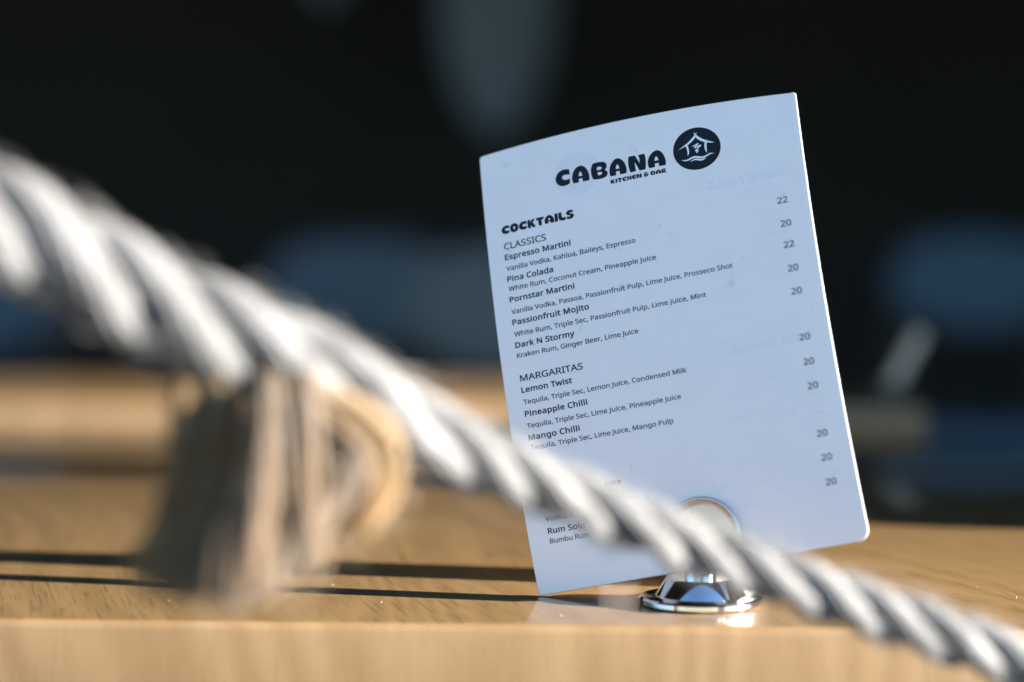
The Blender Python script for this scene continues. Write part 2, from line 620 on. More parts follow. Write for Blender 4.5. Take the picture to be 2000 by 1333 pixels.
# outlines of the plain printed letters (thousandths of the type size)
GLYPHS = {",":[215,[[[152,87,154,84,149,65],[143,45,136,23,128,1],[120,-20,111,-42,102,-64],[94,-84,85,-103,68,-103],[50,-103,33,-103,38,-83],[43,-61,49,-38,54,-15],[58,8,63,31,67,54],[70,74,73,93,98,93],[123,93,148,93,150,90]]]],"0":[459,[[[419,349,419,287,419,241],[416,199,409,163,402,126],[391,96,376,70,360,45],[341,25,316,12,292,-1],[263,-8,229,-8,186,-8],[150,4,122,27,94,51],[73,85,60,129,46,173],[39,226,39,287,39,349],[46,402,58,446,71,490],[91,523,119,547,146,570],[183,581,229,581,271,581],[307,570,335,547,364,523],[385,490,399,446,412,402]],[[110,339,110,287,110,235],[114,191,121,156,129,122],[142,96,159,78,177,61],[200,52,229,52,257,52],[281,61,298,78,315,95],[328,121,336,156,344,191],[348,235,348,287,348,339],[344,383,336,417,328,452],[315,478,298,495,281,513],[257,521,229,521,200,521],[177,513,159,495,142,478],[129,452,121,417,114,383]]]],"2":[459,[[[417,21,417,0,291,0],[165,0,38,0,38,20],[38,39,38,59,88,109],[138,160,188,210,217,239],[242,265,261,287,281,310],[296,332,306,353,316,375],[322,399,322,424,322,456],[312,480,294,496,275,512],[250,520,221,520,193,520],[168,516,147,506,126,496],[105,483,83,466,70,482],[57,497,45,513,60,526],[76,538,94,548,112,558],[132,566,153,572,174,578],[196,581,221,581,256,581],[287,574,313,562,338,550],[358,532,372,510,387,487],[394,460,394,428,394,398],[388,370,375,344,363,318],[346,292,324,267,302,241],[276,214,247,185,207,146],[167,107,128,67,128,66],[128,65,128,64,224,64],[321,64,417,64,417,43]]]],"A":[512,[[[462,0,437,0,414,59],[391,118,368,177,292,177],[217,177,141,177,118,118],[96,59,73,0,49,0],[24,0,0,0,75,192],[149,383,224,575,245,575],[267,575,289,575,363,383],[437,192,512,0,487,0]],[[304,357,282,415,281,419],[278,427,274,438,271,449],[267,461,263,473,260,485],[257,494,255,500,252,490],[250,479,247,468,244,457],[241,447,238,438,235,429],[232,421,230,415,209,357],[187,299,165,241,226,241],[286,241,346,241,325,299]]]],"B":[521,[[[187,573,241,573,313,573],[367,562,404,541,440,520],[459,483,459,431,459,408],[455,388,446,371,438,354],[426,339,409,328,393,316],[373,308,350,304,350,303],[350,301,350,300,374,296],[395,289,415,279,435,269],[450,254,461,236,472,217],[478,193,478,163,478,128],[470,99,454,74,438,50],[415,31,385,19,356,6],[320,0,279,0,212,0],[145,0,78,0,78,191],[78,382,78,573,132,573]],[[221,329,256,329,305,329],[339,337,357,352,375,368],[384,392,384,423,384,454],[373,477,351,490,329,504],[293,511,245,511,213,511],[182,511,150,511,150,450],[150,389,150,329,185,329]],[[187,269,150,269,150,199],[150,130,150,61,188,61],[227,61,265,61,316,61],[352,71,371,91,391,110],[401,136,401,168,401,189],[397,206,388,221,379,236],[364,248,344,256,323,265],[295,269,260,269,223,269]]]],"C":[507,[[[349,517,323,517,293,517],[265,512,241,502,216,491],[195,476,178,456,161,436],[148,412,139,383,130,354],[125,322,125,286,125,239],[132,198,147,164,162,129],[184,102,213,83,242,65],[279,55,322,55,348,55],[371,57,394,62,416,66],[438,71,460,78,460,57],[460,36,460,15,438,7],[416,1,393,-2,371,-6],[343,-8,312,-8,254,-8],[205,4,166,28,127,52],[98,86,78,131,59,175],[49,227,49,287,49,330],[55,370,67,406,79,442],[97,473,120,499,143,525],[172,545,206,559,240,574],[280,581,324,581,353,581],[382,578,409,572,436,566],[461,558,482,547,472,527],[463,506,453,486,435,494],[416,501,394,508,372,514]]]],"D":[585,[[[536,353,536,292,536,228],[525,174,501,131,477,87],[443,55,399,33,354,11],[300,0,237,0,184,0],[131,0,78,0,78,191],[78,382,78,573,137,573],[195,573,254,573,312,573],[362,562,404,540,446,519],[479,488,502,446,525,405]],[[460,214,460,289,460,340],[452,382,435,415,418,447],[394,471,361,487,329,503],[290,511,244,511,213,511],[181,511,150,511,150,361],[150,211,150,62,176,62],[202,62,228,62,305,62],[363,81,402,119,441,157]]]],"E":[446,[[[398,21,398,0,291,0],[184,0,78,0,78,191],[78,382,78,573,184,573],[291,573,398,573,398,551],[398,530,398,509,315,509],[233,509,150,509,150,450],[150,390,150,330,228,330],[306,330,383,330,383,310],[383,289,383,268,306,268],[228,268,150,268,150,200],[150,132,150,63,233,63],[315,63,398,63,398,42]]]],"G":[584,[[[326,281,326,302,392,302],[458,302,524,302,524,209],[524,115,524,22,493,11],[462,4,431,-1,399,-6],[363,-8,323,-8,264,-8],[214,4,173,28,133,51],[102,85,81,130,59,174],[49,226,49,286,49,346],[61,398,84,442,108,486],[142,520,186,544,230,568],[283,581,346,581,378,581],[408,578,437,572,465,566],[492,558,516,547,507,526],[498,505,489,484,469,493],[446,501,421,508,395,514],[369,517,342,517,296,517],[257,508,225,489,192,470],[167,444,150,409,133,375],[124,334,124,286,124,241],[132,201,146,166,161,131],[184,103,216,84,247,64],[289,55,340,55,365,55],[387,56,404,59,422,61],[438,64,452,68,452,125],[452,182,452,238,410,238],[368,238,326,238,326,260]]]],"I":[272,[[[239,14,239,0,170,0],[101,0,32,0,32,14],[32,28,32,42,55,47],[77,52,99,57,99,210],[99,362,99,515,77,520],[55,526,32,531,32,545],[32,559,32,573,101,573],[170,573,239,573,239,559],[239,545,239,531,217,526],[194,520,172,515,172,362],[172,210,172,57,194,52],[217,47,239,42,239,28]]]],"J":[219,[[[27,-152,-3,-152,-16,-152],[-27,-151,-37,-150,-47,-148],[-55,-145,-63,-142,-63,-122],[-63,-101,-63,-81,-54,-83],[-45,-85,-35,-87,-26,-88],[-16,-89,-5,-89,9,-89],[21,-86,33,-81,45,-76],[55,-66,63,-53,70,-40],[74,-21,74,3,74,193],[74,383,74,573,98,573],[122,573,146,573,146,385],[146,197,146,9,146,-28],[140,-58,128,-82,115,-106],[98,-124,75,-135,53,-147]]]],"K":[496,[[[418,108,496,0,468,0],[440,0,411,0,344,91],[276,182,209,273,189,256],[169,239,150,222,150,148],[150,74,150,0,126,0],[102,0,78,0,78,191],[78,382,78,573,102,573],[126,573,150,573,150,478],[150,384,150,290,166,308],[182,327,199,345,215,363],[232,381,249,399,300,457],[352,515,403,573,431,573],[460,573,488,573,412,489],[336,406,261,323,339,215]]]],"L":[420,[[[185,0,78,0,78,191],[78,382,78,573,102,573],[126,573,150,573,150,403],[150,234,150,64,233,64],[317,64,400,64,400,43],[400,21,400,0,293,0]]]],"M":[727,[[[350,0,330,0,268,167],[205,335,142,502,141,502],[140,502,139,502,140,491],[141,478,142,461,142,445],[143,426,144,407,144,387],[144,368,144,347,144,231],[144,116,144,0,122,0],[100,0,78,0,78,191],[78,382,78,573,113,573],[149,573,184,573,243,416],[302,260,361,103,362,103],[363,103,364,103,424,260],[484,416,544,573,579,573],[614,573,650,573,650,382],[650,191,650,0,626,0],[602,0,578,0,578,117],[578,235,578,352,578,371],[578,389,579,408,580,426],[580,444,581,460,582,476],[583,490,584,501,583,501],[582,501,581,501,517,334],[453,167,390,0,370,0]]]],"N":[609,[[[532,191,532,0,504,0],[476,0,447,0,345,159],[243,317,141,476,140,476],[139,476,138,476,139,463],[140,449,141,432,142,415],[142,397,143,378,144,359],[144,340,144,320,144,213],[144,107,144,0,122,0],[100,0,78,0,78,191],[78,382,78,573,106,573],[133,573,161,573,263,415],[365,257,467,99,468,99],[469,99,470,99,469,107],[469,120,468,137,467,154],[466,173,466,193,465,214],[464,232,464,249,464,357],[464,465,464,573,487,573],[509,573,532,573,532,382]]]],"O":[626,[[[577,346,577,287,577,243],[572,202,561,166,549,130],[533,99,510,73,488,47],[461,27,428,13,395,-1],[357,-8,314,-8,269,-8],[230,-1,196,13,163,27],[136,47,114,73,92,99],[76,130,65,167,54,203],[49,244,49,288,49,347],[59,398,78,442,97,486],[126,520,166,545,205,569],[254,581,314,581,372,581],[420,569,459,545,498,521],[527,486,547,442,567,398]],[[125,335,125,287,125,239],[132,198,145,163,159,128],[179,101,207,83,235,64],[271,55,314,55,357,55],[392,64,420,83,447,101],[468,128,481,163,495,198],[501,239,501,287,501,359],[486,416,456,457,426,498],[379,518,314,518,271,518],[235,509,207,490,179,472],[159,445,145,411,132,377]]]],"P":[485,[[[179,573,229,573,304,573],[359,558,393,528,427,499],[444,458,444,404,444,381],[440,358,433,336,425,315],[412,295,395,278,377,261],[353,248,324,238,295,228],[258,223,216,223,194,223],[172,223,150,223,150,149],[150,74,150,0,126,0],[102,0,78,0,78,191],[78,382,78,573,128,573]],[[274,511,223,511,199,511],[174,511,150,511,150,435],[150,360,150,285,169,285],[188,285,208,285,244,285],[274,289,298,296,322,304],[340,316,352,334,364,351],[370,373,370,401,370,438],[358,465,334,484,311,502]]]],"R":[499,[[[183,573,236,573,283,573],[323,567,353,555,384,543],[407,524,422,500,437,476],[444,446,444,410,444,379],[439,354,427,334,416,313],[402,297,385,285,367,273],[349,264,330,257,382,171],[434,86,487,0,459,0],[431,0,403,0,356,79],[310,158,264,237,226,237],[188,237,150,237,150,158],[150,79,150,0,126,0],[102,0,78,0,78,191],[78,382,78,573,130,573]],[[263,510,232,510,204,510],[177,510,150,510,150,439],[150,368,150,298,179,298],[207,298,236,298,282,298],[316,307,338,325,359,344],[370,371,370,407,370,432],[365,452,355,467,345,482],[330,493,310,500,289,507]]]],"S":[440,[[[403,183,403,153,403,119],[394,90,378,66,361,42],[337,24,307,11,276,-2],[240,-8,198,-8,177,-8],[156,-7,137,-5,117,-3],[99,0,83,4,67,8],[53,13,41,19,41,42],[41,65,41,88,60,80],[84,72,113,65,141,58],[171,55,201,55,230,55],[253,58,273,66,292,73],[306,84,316,98,326,112],[330,128,330,147,330,165],[326,181,318,194,310,207],[297,219,277,230,258,241],[230,252,196,265,171,274],[150,283,131,294,113,304],[97,316,85,330,73,343],[63,358,57,375,51,392],[48,412,48,435,48,465],[56,491,71,513,87,534],[108,551,136,563,163,575],[195,581,231,581,262,581],[291,578,318,572,344,566],[368,558,389,549,381,528],[374,507,366,487,347,495],[325,503,302,508,279,514],[254,517,229,517,205,517],[185,514,169,507,153,500],[141,490,133,478,125,465],[121,450,121,434,121,415],[125,399,133,386,141,373],[154,361,172,351,191,341],[215,330,246,318,280,306],[308,293,332,279,355,265],[372,248,385,228,397,208]]]],"T":[446,[[[259,170,259,0,235,0],[211,0,187,0,187,170],[187,339,187,509,127,509],[68,509,8,509,8,530],[8,551,8,573,151,573],[294,573,437,573,437,551],[437,530,437,509,378,509],[318,509,259,509,259,339]]]],"V":[481,[[[456,573,481,573,413,382],[345,191,277,0,253,0],[229,0,204,0,136,191],[68,382,0,573,25,573],[50,573,75,573,118,450],[161,328,204,205,210,190],[215,175,220,160,224,146],[228,132,231,119,235,106],[238,93,241,80,243,93],[246,106,250,119,253,133],[257,147,262,161,266,176],[271,191,277,207,319,329],[362,451,405,573,430,573]]]],"W":[746,[[[710,573,735,573,685,382],[634,191,583,0,559,0],[534,0,510,0,473,125],[436,250,399,375,395,387],[392,398,389,410,386,422],[383,433,380,443,377,454],[375,463,373,471,371,479],[370,485,370,488,369,485],[368,479,367,471,366,463],[364,454,361,443,358,433],[355,421,352,409,350,397],[346,385,342,373,306,249],[270,124,234,0,210,0],[186,0,161,0,111,191],[60,382,10,573,35,573],[60,573,85,573,115,456],[144,339,174,223,177,211],[180,198,183,186,186,174],[188,163,190,151,193,140],[195,129,196,118,198,107],[200,97,201,87,203,97],[205,108,206,119,208,131],[211,142,213,154,216,166],[219,179,222,191,225,203],[229,215,232,227,265,342],[299,457,333,573,358,573],[383,573,407,573,442,457],[477,341,512,225,516,212],[520,200,523,187,526,175],[529,163,532,151,534,139],[537,128,538,117,540,106],[542,96,544,87,545,100],[547,114,550,129,553,143],[556,159,560,175,563,191],[567,207,572,224,601,340],[631,456,660,573,685,573]]]],"Z":[459,[[[427,21,427,0,295,0],[163,0,30,0,30,18],[30,36,30,55,131,206],[231,357,332,508,235,508],[137,508,40,508,40,530],[40,551,40,573,167,573],[293,573,419,573,419,554],[419,536,419,518,319,367],[218,215,118,64,221,64],[324,64,427,64,427,43]]]],"a":[450,[[[203,437,231,437,283,437],[322,426,347,403,372,380],[385,343,385,293,385,195],[385,98,385,0,368,0],[351,0,334,0,329,20],[325,41,320,61,319,61],[318,61,317,61,304,45],[292,32,279,22,266,12],[251,4,234,-1,217,-6],[196,-8,172,-8,147,-8],[124,-3,103,6,82,15],[66,29,55,48,43,67],[37,91,37,119,37,162],[54,195,87,219,121,242],[173,254,243,257,267,257],[292,258,316,259,316,268],[316,276,316,285,316,321],[308,345,293,359,277,373],[255,380,227,380,204,380],[183,377,163,370,142,363],[123,356,106,347,99,365],[91,383,84,400,103,410],[125,419,151,426,176,433]],[[273,209,252,208,198,206],[161,197,141,182,120,167],[110,146,110,119,110,95],[117,77,132,66,147,55],[165,49,188,49,225,49],[255,59,279,79,303,99],[315,130,315,172,315,184],[315,197,315,210,294,209]]]],"b":[493,[[[139,511,139,461,139,443],[138,426,138,410,137,394],[136,382,135,373,136,373],[137,373,139,373,151,391],[168,406,189,419,211,431],[238,437,272,437,325,437],[368,418,401,381,433,344],[449,289,449,215,449,166],[442,125,427,91,412,58],[392,33,365,17,338,0],[307,-8,272,-8,238,-8],[211,-2,189,10,168,23],[151,37,139,55,137,55],[135,55,133,55,128,36],[123,18,119,0,102,0],[85,0,68,0,68,203],[68,406,68,609,92,609],[115,609,139,609,139,560]],[[299,379,260,379,229,379],[205,373,188,361,170,350],[157,332,150,308,142,285],[139,254,139,217,139,216],[139,215,139,214,139,161],[147,121,165,93,182,65],[214,51,261,51,300,51],[329,65,348,93,367,121],[376,162,376,216,376,270],[367,310,348,338,329,365]]]],"c":[385,[[[265,-8,241,-8,203,-8],[169,0,139,15,109,31],[86,55,69,87,53,120],[44,162,44,213,44,265],[53,308,71,342,88,375],[112,399,142,415,173,430],[207,438,245,438,267,438],[288,436,309,431,329,426],[346,421,358,415,351,395],[344,376,337,356,324,361],[309,365,292,370,275,374],[259,376,244,376,215,376],[191,370,172,358,154,345],[140,327,131,303,122,279],[117,249,117,213,117,179],[122,150,131,126,140,102],[153,84,172,71,190,59],[213,53,240,53,263,53],[284,55,302,60,320,65],[336,71,351,78,351,57],[351,36,351,15,337,8],[321,2,304,-2,286,-6]]]],"d":[493,[[[243,-8,221,-8,167,-8],[124,11,92,48,60,85],[44,140,44,214,44,288],[60,344,93,381,125,419],[168,438,221,438,244,438],[263,435,280,429,296,424],[311,416,323,407,335,397],[346,386,354,374,356,374],[358,374,359,374,359,381],[358,392,356,405,355,419],[354,430,354,438,354,495],[354,552,354,609,378,609],[401,609,425,609,425,406],[425,203,425,0,406,0],[387,0,368,0,365,19],[361,38,358,58,357,58],[356,58,354,58,346,45],[335,34,323,24,311,15],[296,7,279,1,263,-5]],[[193,51,232,51,277,51],[309,63,328,88,346,113],[355,150,355,200,355,205],[355,209,355,213,355,267],[346,308,329,336,311,365],[279,379,231,379,193,379],[165,364,146,334,127,304],[117,263,117,213,117,161],[127,121,146,93,165,65]]]],"e":[452,[[[196,438,234,438,271,438],[303,430,329,414,356,398],[376,375,390,346,404,317],[411,283,411,244,411,230],[411,215,411,201,313,201],[215,201,117,201,118,153],[131,116,154,90,178,65],[211,52,254,52,281,52],[306,55,327,60,348,65],[370,72,392,82,392,61],[392,41,392,20,370,10],[349,3,327,-1,306,-6],[280,-8,251,-8,210,-8],[174,0,143,17,112,33],[88,58,70,91,53,124],[44,164,44,212,44,259],[52,299,68,333,84,366],[106,392,134,411,163,429]],[[257,380,233,380,200,380],[173,369,154,348,134,326],[122,296,119,257,192,257],[265,257,338,257,338,282],[334,303,326,322,319,340],[308,354,292,364,277,375]]]],"f":[276,[[[266,393,266,375,230,375],[194,375,158,375,158,250],[158,125,158,0,134,0],[111,0,87,0,87,125],[87,250,87,375,62,375],[37,375,12,375,12,386],[12,397,12,408,37,416],[62,424,87,432,87,441],[87,449,87,457,87,494],[93,524,104,547,115,570],[131,587,152,597,172,608],[198,613,227,613,244,613],[260,612,274,609,288,606],[300,603,310,599,304,581],[298,562,292,544,283,546],[273,549,262,552,251,554],[240,556,228,556,204,556],[187,548,175,532,164,516],[158,492,158,458,158,449],[158,439,158,430,194,430],[230,430,266,430,266,412]]]],"g":[493,[[[165,438,221,438,249,438],[274,433,297,422,320,411],[339,395,355,373,357,373],[358,373,359,373,362,392],[366,411,369,430,388,430],[406,430,425,430,425,284],[425,138,425,-7,425,-48],[418,-82,404,-109,390,-137],[369,-158,341,-172,312,-186],[276,-192,233,-192,202,-192],[173,-190,147,-186,121,-181],[98,-174,78,-165,78,-144],[78,-122,78,-100,98,-111],[122,-119,149,-125,176,-131],[206,-134,237,-134,273,-134],[302,-123,324,-101,345,-80],[355,-50,355,-13,355,-7],[355,-2,355,4,355,10],[356,20,356,32,357,44],[357,52,358,57,357,57],[356,57,354,57,339,35],[321,19,299,8,277,-3],[251,-8,221,-8,166,-8],[122,11,91,51,60,90],[44,144,44,214,44,283],[60,337,91,377,122,418]],[[259,379,230,379,206,379],[186,372,169,359,152,346],[139,328,130,303,121,279],[117,249,117,213,117,160],[127,120,146,92,166,64],[194,50,232,50,254,50],[272,53,288,58,303,64],[316,73,326,85,337,97],[344,112,349,131,354,149],[356,172,356,197,356,203],[356,209,356,214,356,253],[352,285,343,309,334,333],[320,350,302,362,283,373]]]],"h":[496,[[[139,490,139,431,139,420],[138,410,138,399,137,389],[136,379,135,370,136,370],[138,370,140,370,149,385],[160,398,174,407,188,417],[203,424,221,429,238,435],[255,437,273,437,308,437],[337,432,360,421,384,410],[401,393,413,370,425,347],[431,317,431,280,431,187],[431,93,431,0,407,0],[384,0,361,0,361,92],[361,183,361,275,361,310],[353,336,338,353,322,370],[298,379,265,379,233,379],[207,372,189,360,171,348],[158,331,150,308,143,284],[139,256,139,222,139,148],[139,74,139,0,115,0],[92,0,68,0,68,203],[68,406,68,609,92,609],[115,609,139,609,139,550]]]],"i":[207,[[[115,430,139,430,139,287],[139,143,139,0,115,0],[92,0,68,0,68,143],[68,287,68,430,92,430]],[[92,591,104,591,115,591],[124,587,133,580,141,573],[145,562,145,546,145,531],[141,520,133,512,124,505],[115,501,104,501,92,501],[83,505,75,512,67,520],[63,531,63,546,63,562],[67,573,75,580,83,587]]]],"j":[207,[[[46,-192,18,-192,4,-192],[-7,-192,-18,-190,-28,-188],[-37,-186,-44,-183,-44,-164],[-44,-145,-44,-126,-36,-128],[-28,-130,-19,-132,-11,-133],[-1,-134,9,-134,26,-134],[40,-129,51,-120,63,-111],[68,-93,68,-67,68,99],[68,264,68,430,92,430],[115,430,139,430,139,265],[139,101,139,-64,139,-91],[134,-114,126,-133,117,-152],[104,-167,87,-177,69,-187]],[[63,531,63,546,63,562],[67,573,75,580,83,587],[92,591,104,591,115,591],[124,587,133,580,141,573],[145,562,145,546,145,531],[141,520,133,512,124,505],[115,501,104,501,92,501],[83,505,75,512,67,520]]]],"k":[428,[[[138,397,138,291,138,283],[138,271,137,257,136,244],[135,231,135,221,136,221],[137,221,138,221,141,226],[146,232,152,240,159,248],[165,256,172,264,179,273],[184,279,189,285,235,333],[281,381,326,430,354,430],[381,430,409,430,351,369],[293,307,235,246,297,164],[359,82,421,0,393,0],[364,0,336,0,286,67],[237,134,187,200,171,186],[154,172,138,158,138,105],[138,53,138,0,115,0],[91,0,68,0,68,203],[68,406,68,609,91,609],[115,609,138,609,138,503]]]],"l":[207,[[[139,203,139,0,115,0],[92,0,68,0,68,203],[68,406,68,609,92,609],[115,609,139,609,139,406]]]],"m":[750,[[[512,438,540,438,588,438],[625,425,649,401,673,376],[685,335,685,280,685,187],[685,93,685,0,662,0],[638,0,615,0,615,92],[615,184,615,277,615,310],[608,336,594,353,580,370],[558,379,528,379,486,379],[456,366,438,342,420,318],[411,283,411,237,411,158],[411,79,411,0,388,0],[365,0,342,0,342,92],[342,184,342,277,342,299],[338,318,332,333,326,348],[316,360,303,367,290,375],[274,379,253,379,225,379],[202,372,185,360,169,348],[157,331,150,308,142,285],[139,257,139,223,139,149],[139,74,139,0,115,0],[92,0,68,0,68,143],[68,287,68,430,87,430],[106,430,125,430,129,410],[132,391,136,371,137,371],[138,371,140,371,149,386],[160,399,173,409,186,418],[200,426,217,431,233,435],[249,438,266,438,299,438],[327,432,349,420,371,408],[388,390,398,366,399,366],[400,366,402,366,416,390],[436,408,461,420,486,432]]]],"n":[496,[[[257,438,275,438,326,438],[365,425,391,401,418,376],[431,335,431,280,431,187],[431,93,431,0,407,0],[384,0,361,0,361,92],[361,183,361,275,361,310],[353,336,338,353,322,370],[298,379,265,379,217,379],[184,365,166,338,148,312],[139,273,139,223,139,149],[139,74,139,0,115,0],[92,0,68,0,68,143],[68,287,68,430,87,430],[106,430,125,430,129,410],[132,391,136,371,137,371],[138,371,140,371,149,386],[161,399,175,409,189,418],[205,426,222,431,239,435]]]],"o":[485,[[[442,263,442,216,442,180],[437,148,428,121,418,93],[405,70,388,51,370,31],[349,17,324,7,300,-3],[272,-8,241,-8,213,-8],[187,-3,163,7,139,17],[118,31,100,51,83,70],[69,93,59,121,49,148],[44,180,44,216,44,263],[52,304,68,336,84,369],[107,394,137,412,167,429],[203,438,244,438,283,438],[317,429,347,412,377,394],[400,369,417,336,433,304]],[[117,267,117,216,117,182],[121,153,130,128,139,103],[153,84,172,71,190,57],[214,51,243,51,272,51],[296,57,314,71,333,84],[347,103,356,128,364,153],[369,182,369,216,369,250],[364,279,355,303,346,327],[332,346,314,359,296,372],[272,379,242,379,198,379],[167,364,147,335,127,306]]]],"p":[493,[[[250,438,273,438,326,438],[368,419,401,383,433,346],[449,290,449,216,449,167],[442,126,427,93,412,59],[392,34,365,17,339,0],[308,-8,272,-8,250,-8],[230,-5,213,1,196,7],[182,14,170,24,158,33],[147,43,139,55,137,55],[136,55,134,55,135,45],[136,34,137,20,138,6],[139,-6,139,-16,139,-75],[139,-134,139,-192,115,-192],[92,-192,68,-192,68,15],[68,222,68,430,87,430],[107,430,126,430,129,410],[132,391,136,371,137,371],[138,371,139,371,147,384],[158,395,170,405,182,415],[196,423,213,429,230,435]],[[299,379,260,379,231,379],[208,373,190,362,172,351],[160,335,152,313,144,291],[139,263,139,229,139,225],[139,220,139,216,139,180],[142,150,150,126,157,101],[170,83,188,70,206,57],[230,51,261,51,288,51],[309,58,326,72,343,87],[355,106,364,131,372,156],[376,184,376,217,376,266],[367,305,348,334,329,364]]]],"q":[493,[[[354,-70,354,-9,354,1],[355,12,355,25,356,38],[357,49,358,58,357,58],[355,58,354,58,341,40],[324,24,303,11,281,-2],[253,-8,219,-8,167,-8],[125,11,93,48,60,85],[44,140,44,214,44,263],[52,304,67,338,82,371],[102,396,129,413,156,429],[187,438,221,438,255,438],[283,431,304,419,325,406],[342,390,355,371,356,371],[357,371,358,371,362,391],[365,410,369,430,388,430],[406,430,425,430,425,222],[425,15,425,-192,401,-192],[378,-192,354,-192,354,-131]],[[194,51,233,51,262,51],[286,56,304,67,321,77],[334,94,342,116,350,138],[355,166,355,199,355,204],[355,209,355,213,355,268],[346,309,328,337,310,365],[277,379,231,379,192,379],[164,364,145,334,126,304],[117,263,117,213,117,162],[127,122,146,93,165,65]]]],"r":[331,[[[249,438,269,438,277,438],[285,437,295,437,304,436],[312,435,319,433,316,411],[313,390,310,368,303,370],[296,371,287,372,279,373],[271,374,264,374,247,374],[231,370,217,363,202,356],[188,347,176,334,165,321],[155,306,149,289,142,271],[139,251,139,229,139,153],[139,76,139,0,115,0],[92,0,68,0,68,143],[68,287,68,430,87,430],[107,430,126,430,129,404],[131,377,134,351,135,351],[136,351,137,351,146,367],[157,382,170,395,183,408],[198,418,214,426,231,434]]]],"s":[384,[[[348,142,348,119,348,91],[341,68,327,49,313,30],[294,16,268,6,242,-3],[212,-8,176,-8,146,-8],[121,-6,99,-1,77,4],[58,11,42,19,42,41],[42,62,42,83,59,75],[80,67,104,60,128,53],[153,49,178,49,214,49],[240,55,256,66,272,78],[280,93,280,112,280,123],[277,133,271,141,265,150],[255,158,239,167,224,175],[202,185,174,196,146,206],[122,217,103,228,83,238],[68,251,57,266,46,281],[41,300,41,324,41,360],[56,388,85,408,115,428],[154,438,202,438,228,438],[253,435,275,430,298,425],[319,418,339,409,331,390],[323,372,315,353,297,360],[278,367,258,372,238,377],[218,380,197,380,168,380],[146,375,131,366,116,357],[108,344,108,328,108,316],[112,306,119,298,126,290],[137,282,154,274,170,266],[191,256,219,246,246,236],[269,226,289,215,308,204],[323,191,333,176,343,161]]]],"t":[289,[[[192,50,212,50,222,50],[233,51,245,53,256,54],[265,56,272,59,272,41],[272,23,272,5,264,1],[254,-2,240,-4,226,-7],[213,-8,200,-8,177,-8],[157,-4,138,4,119,11],[103,25,91,44,80,63],[74,90,74,125,74,209],[74,292,74,375,53,375],[33,375,13,375,13,387],[13,398,13,409,33,418],[54,428,75,437,84,468],[93,498,103,528,117,528],[130,528,144,528,144,496],[144,463,144,430,186,430],[227,430,269,430,269,412],[269,393,269,375,227,375],[186,375,144,375,144,292],[144,210,144,127,144,101],[151,81,163,69,176,56]]]],"u":[496,[[[404,430,427,430,427,287],[427,143,427,0,408,0],[389,0,370,0,366,19],[363,38,359,57,358,57],[357,57,356,57,347,42],[335,30,321,20,306,10],[291,3,273,-1,256,-6],[238,-8,220,-8,186,-8],[157,-3,134,8,110,19],[93,36,81,59,69,82],[63,112,63,148,63,242],[63,336,63,430,87,430],[111,430,135,430,135,338],[135,245,135,153,135,119],[142,93,158,76,173,59],[198,51,230,51,262,51],[287,57,306,69,324,81],[337,98,345,121,353,145],[357,173,357,206,357,281],[357,355,357,430,380,430]]]],"w":[630,[[[370,162,346,243,342,254],[339,265,336,276,333,287],[330,298,328,308,325,317],[323,327,321,335,319,344],[317,351,316,357,315,357],[314,357,313,357,312,351],[310,344,308,335,306,327],[304,317,302,307,300,297],[297,286,294,275,291,265],[288,253,284,242,258,162],[233,81,207,1,180,1],[153,1,127,1,87,144],[48,287,9,431,33,431],[57,431,82,431,102,354],[121,278,141,201,145,186],[149,170,153,154,157,139],[160,124,163,109,166,95],[168,83,169,73,170,73],[171,73,172,73,174,79],[176,87,178,97,180,107],[182,117,185,128,187,138],[190,149,193,160,196,170],[199,180,201,188,227,269],[252,350,277,431,303,431],[329,431,354,431,379,350],[404,269,428,188,432,176],[436,163,440,149,444,135],[447,122,451,109,454,96],[456,84,457,74,458,74],[459,74,460,74,461,83],[463,94,466,108,469,121],[473,136,477,153,481,169],[485,185,489,201,509,278],[529,354,549,431,573,431],[597,431,621,431,582,287],[542,144,502,1,474,1],[447,1,419,1,395,82]]]],"y":[409,[[[59,286,1,430,26,430],[51,430,76,430,107,348],[138,267,169,185,175,171],[179,157,184,144,189,130],[193,117,196,105,200,92],[203,80,205,68,206,68],[207,68,209,68,212,82],[217,99,224,121,231,142],[238,164,245,186,275,267],[304,349,333,430,358,430],[384,430,409,430,347,267],[285,104,224,-59,214,-86],[202,-109,188,-130,174,-150],[158,-165,138,-176,119,-187],[95,-192,67,-192,55,-192],[43,-192,34,-190,24,-189],[16,-188,9,-186,9,-167],[9,-149,9,-130,15,-131],[22,-132,30,-133,38,-134],[47,-135,56,-135,73,-135],[87,-132,99,-126,111,-119],[121,-111,130,-99,138,-88],[146,-74,152,-59,159,-40],[167,-21,174,-2,116,142]]]],"z":[377,[[[346,18,346,0,241,0],[136,0,31,0,31,16],[31,31,31,47,108,156],[185,266,262,375,190,375],[117,375,45,375,45,393],[45,412,45,430,143,430],[242,430,340,430,340,412],[340,395,340,377,264,269],[188,162,112,55,190,55],[268,55,346,55,346,36]]]]," ":[209,[]]}
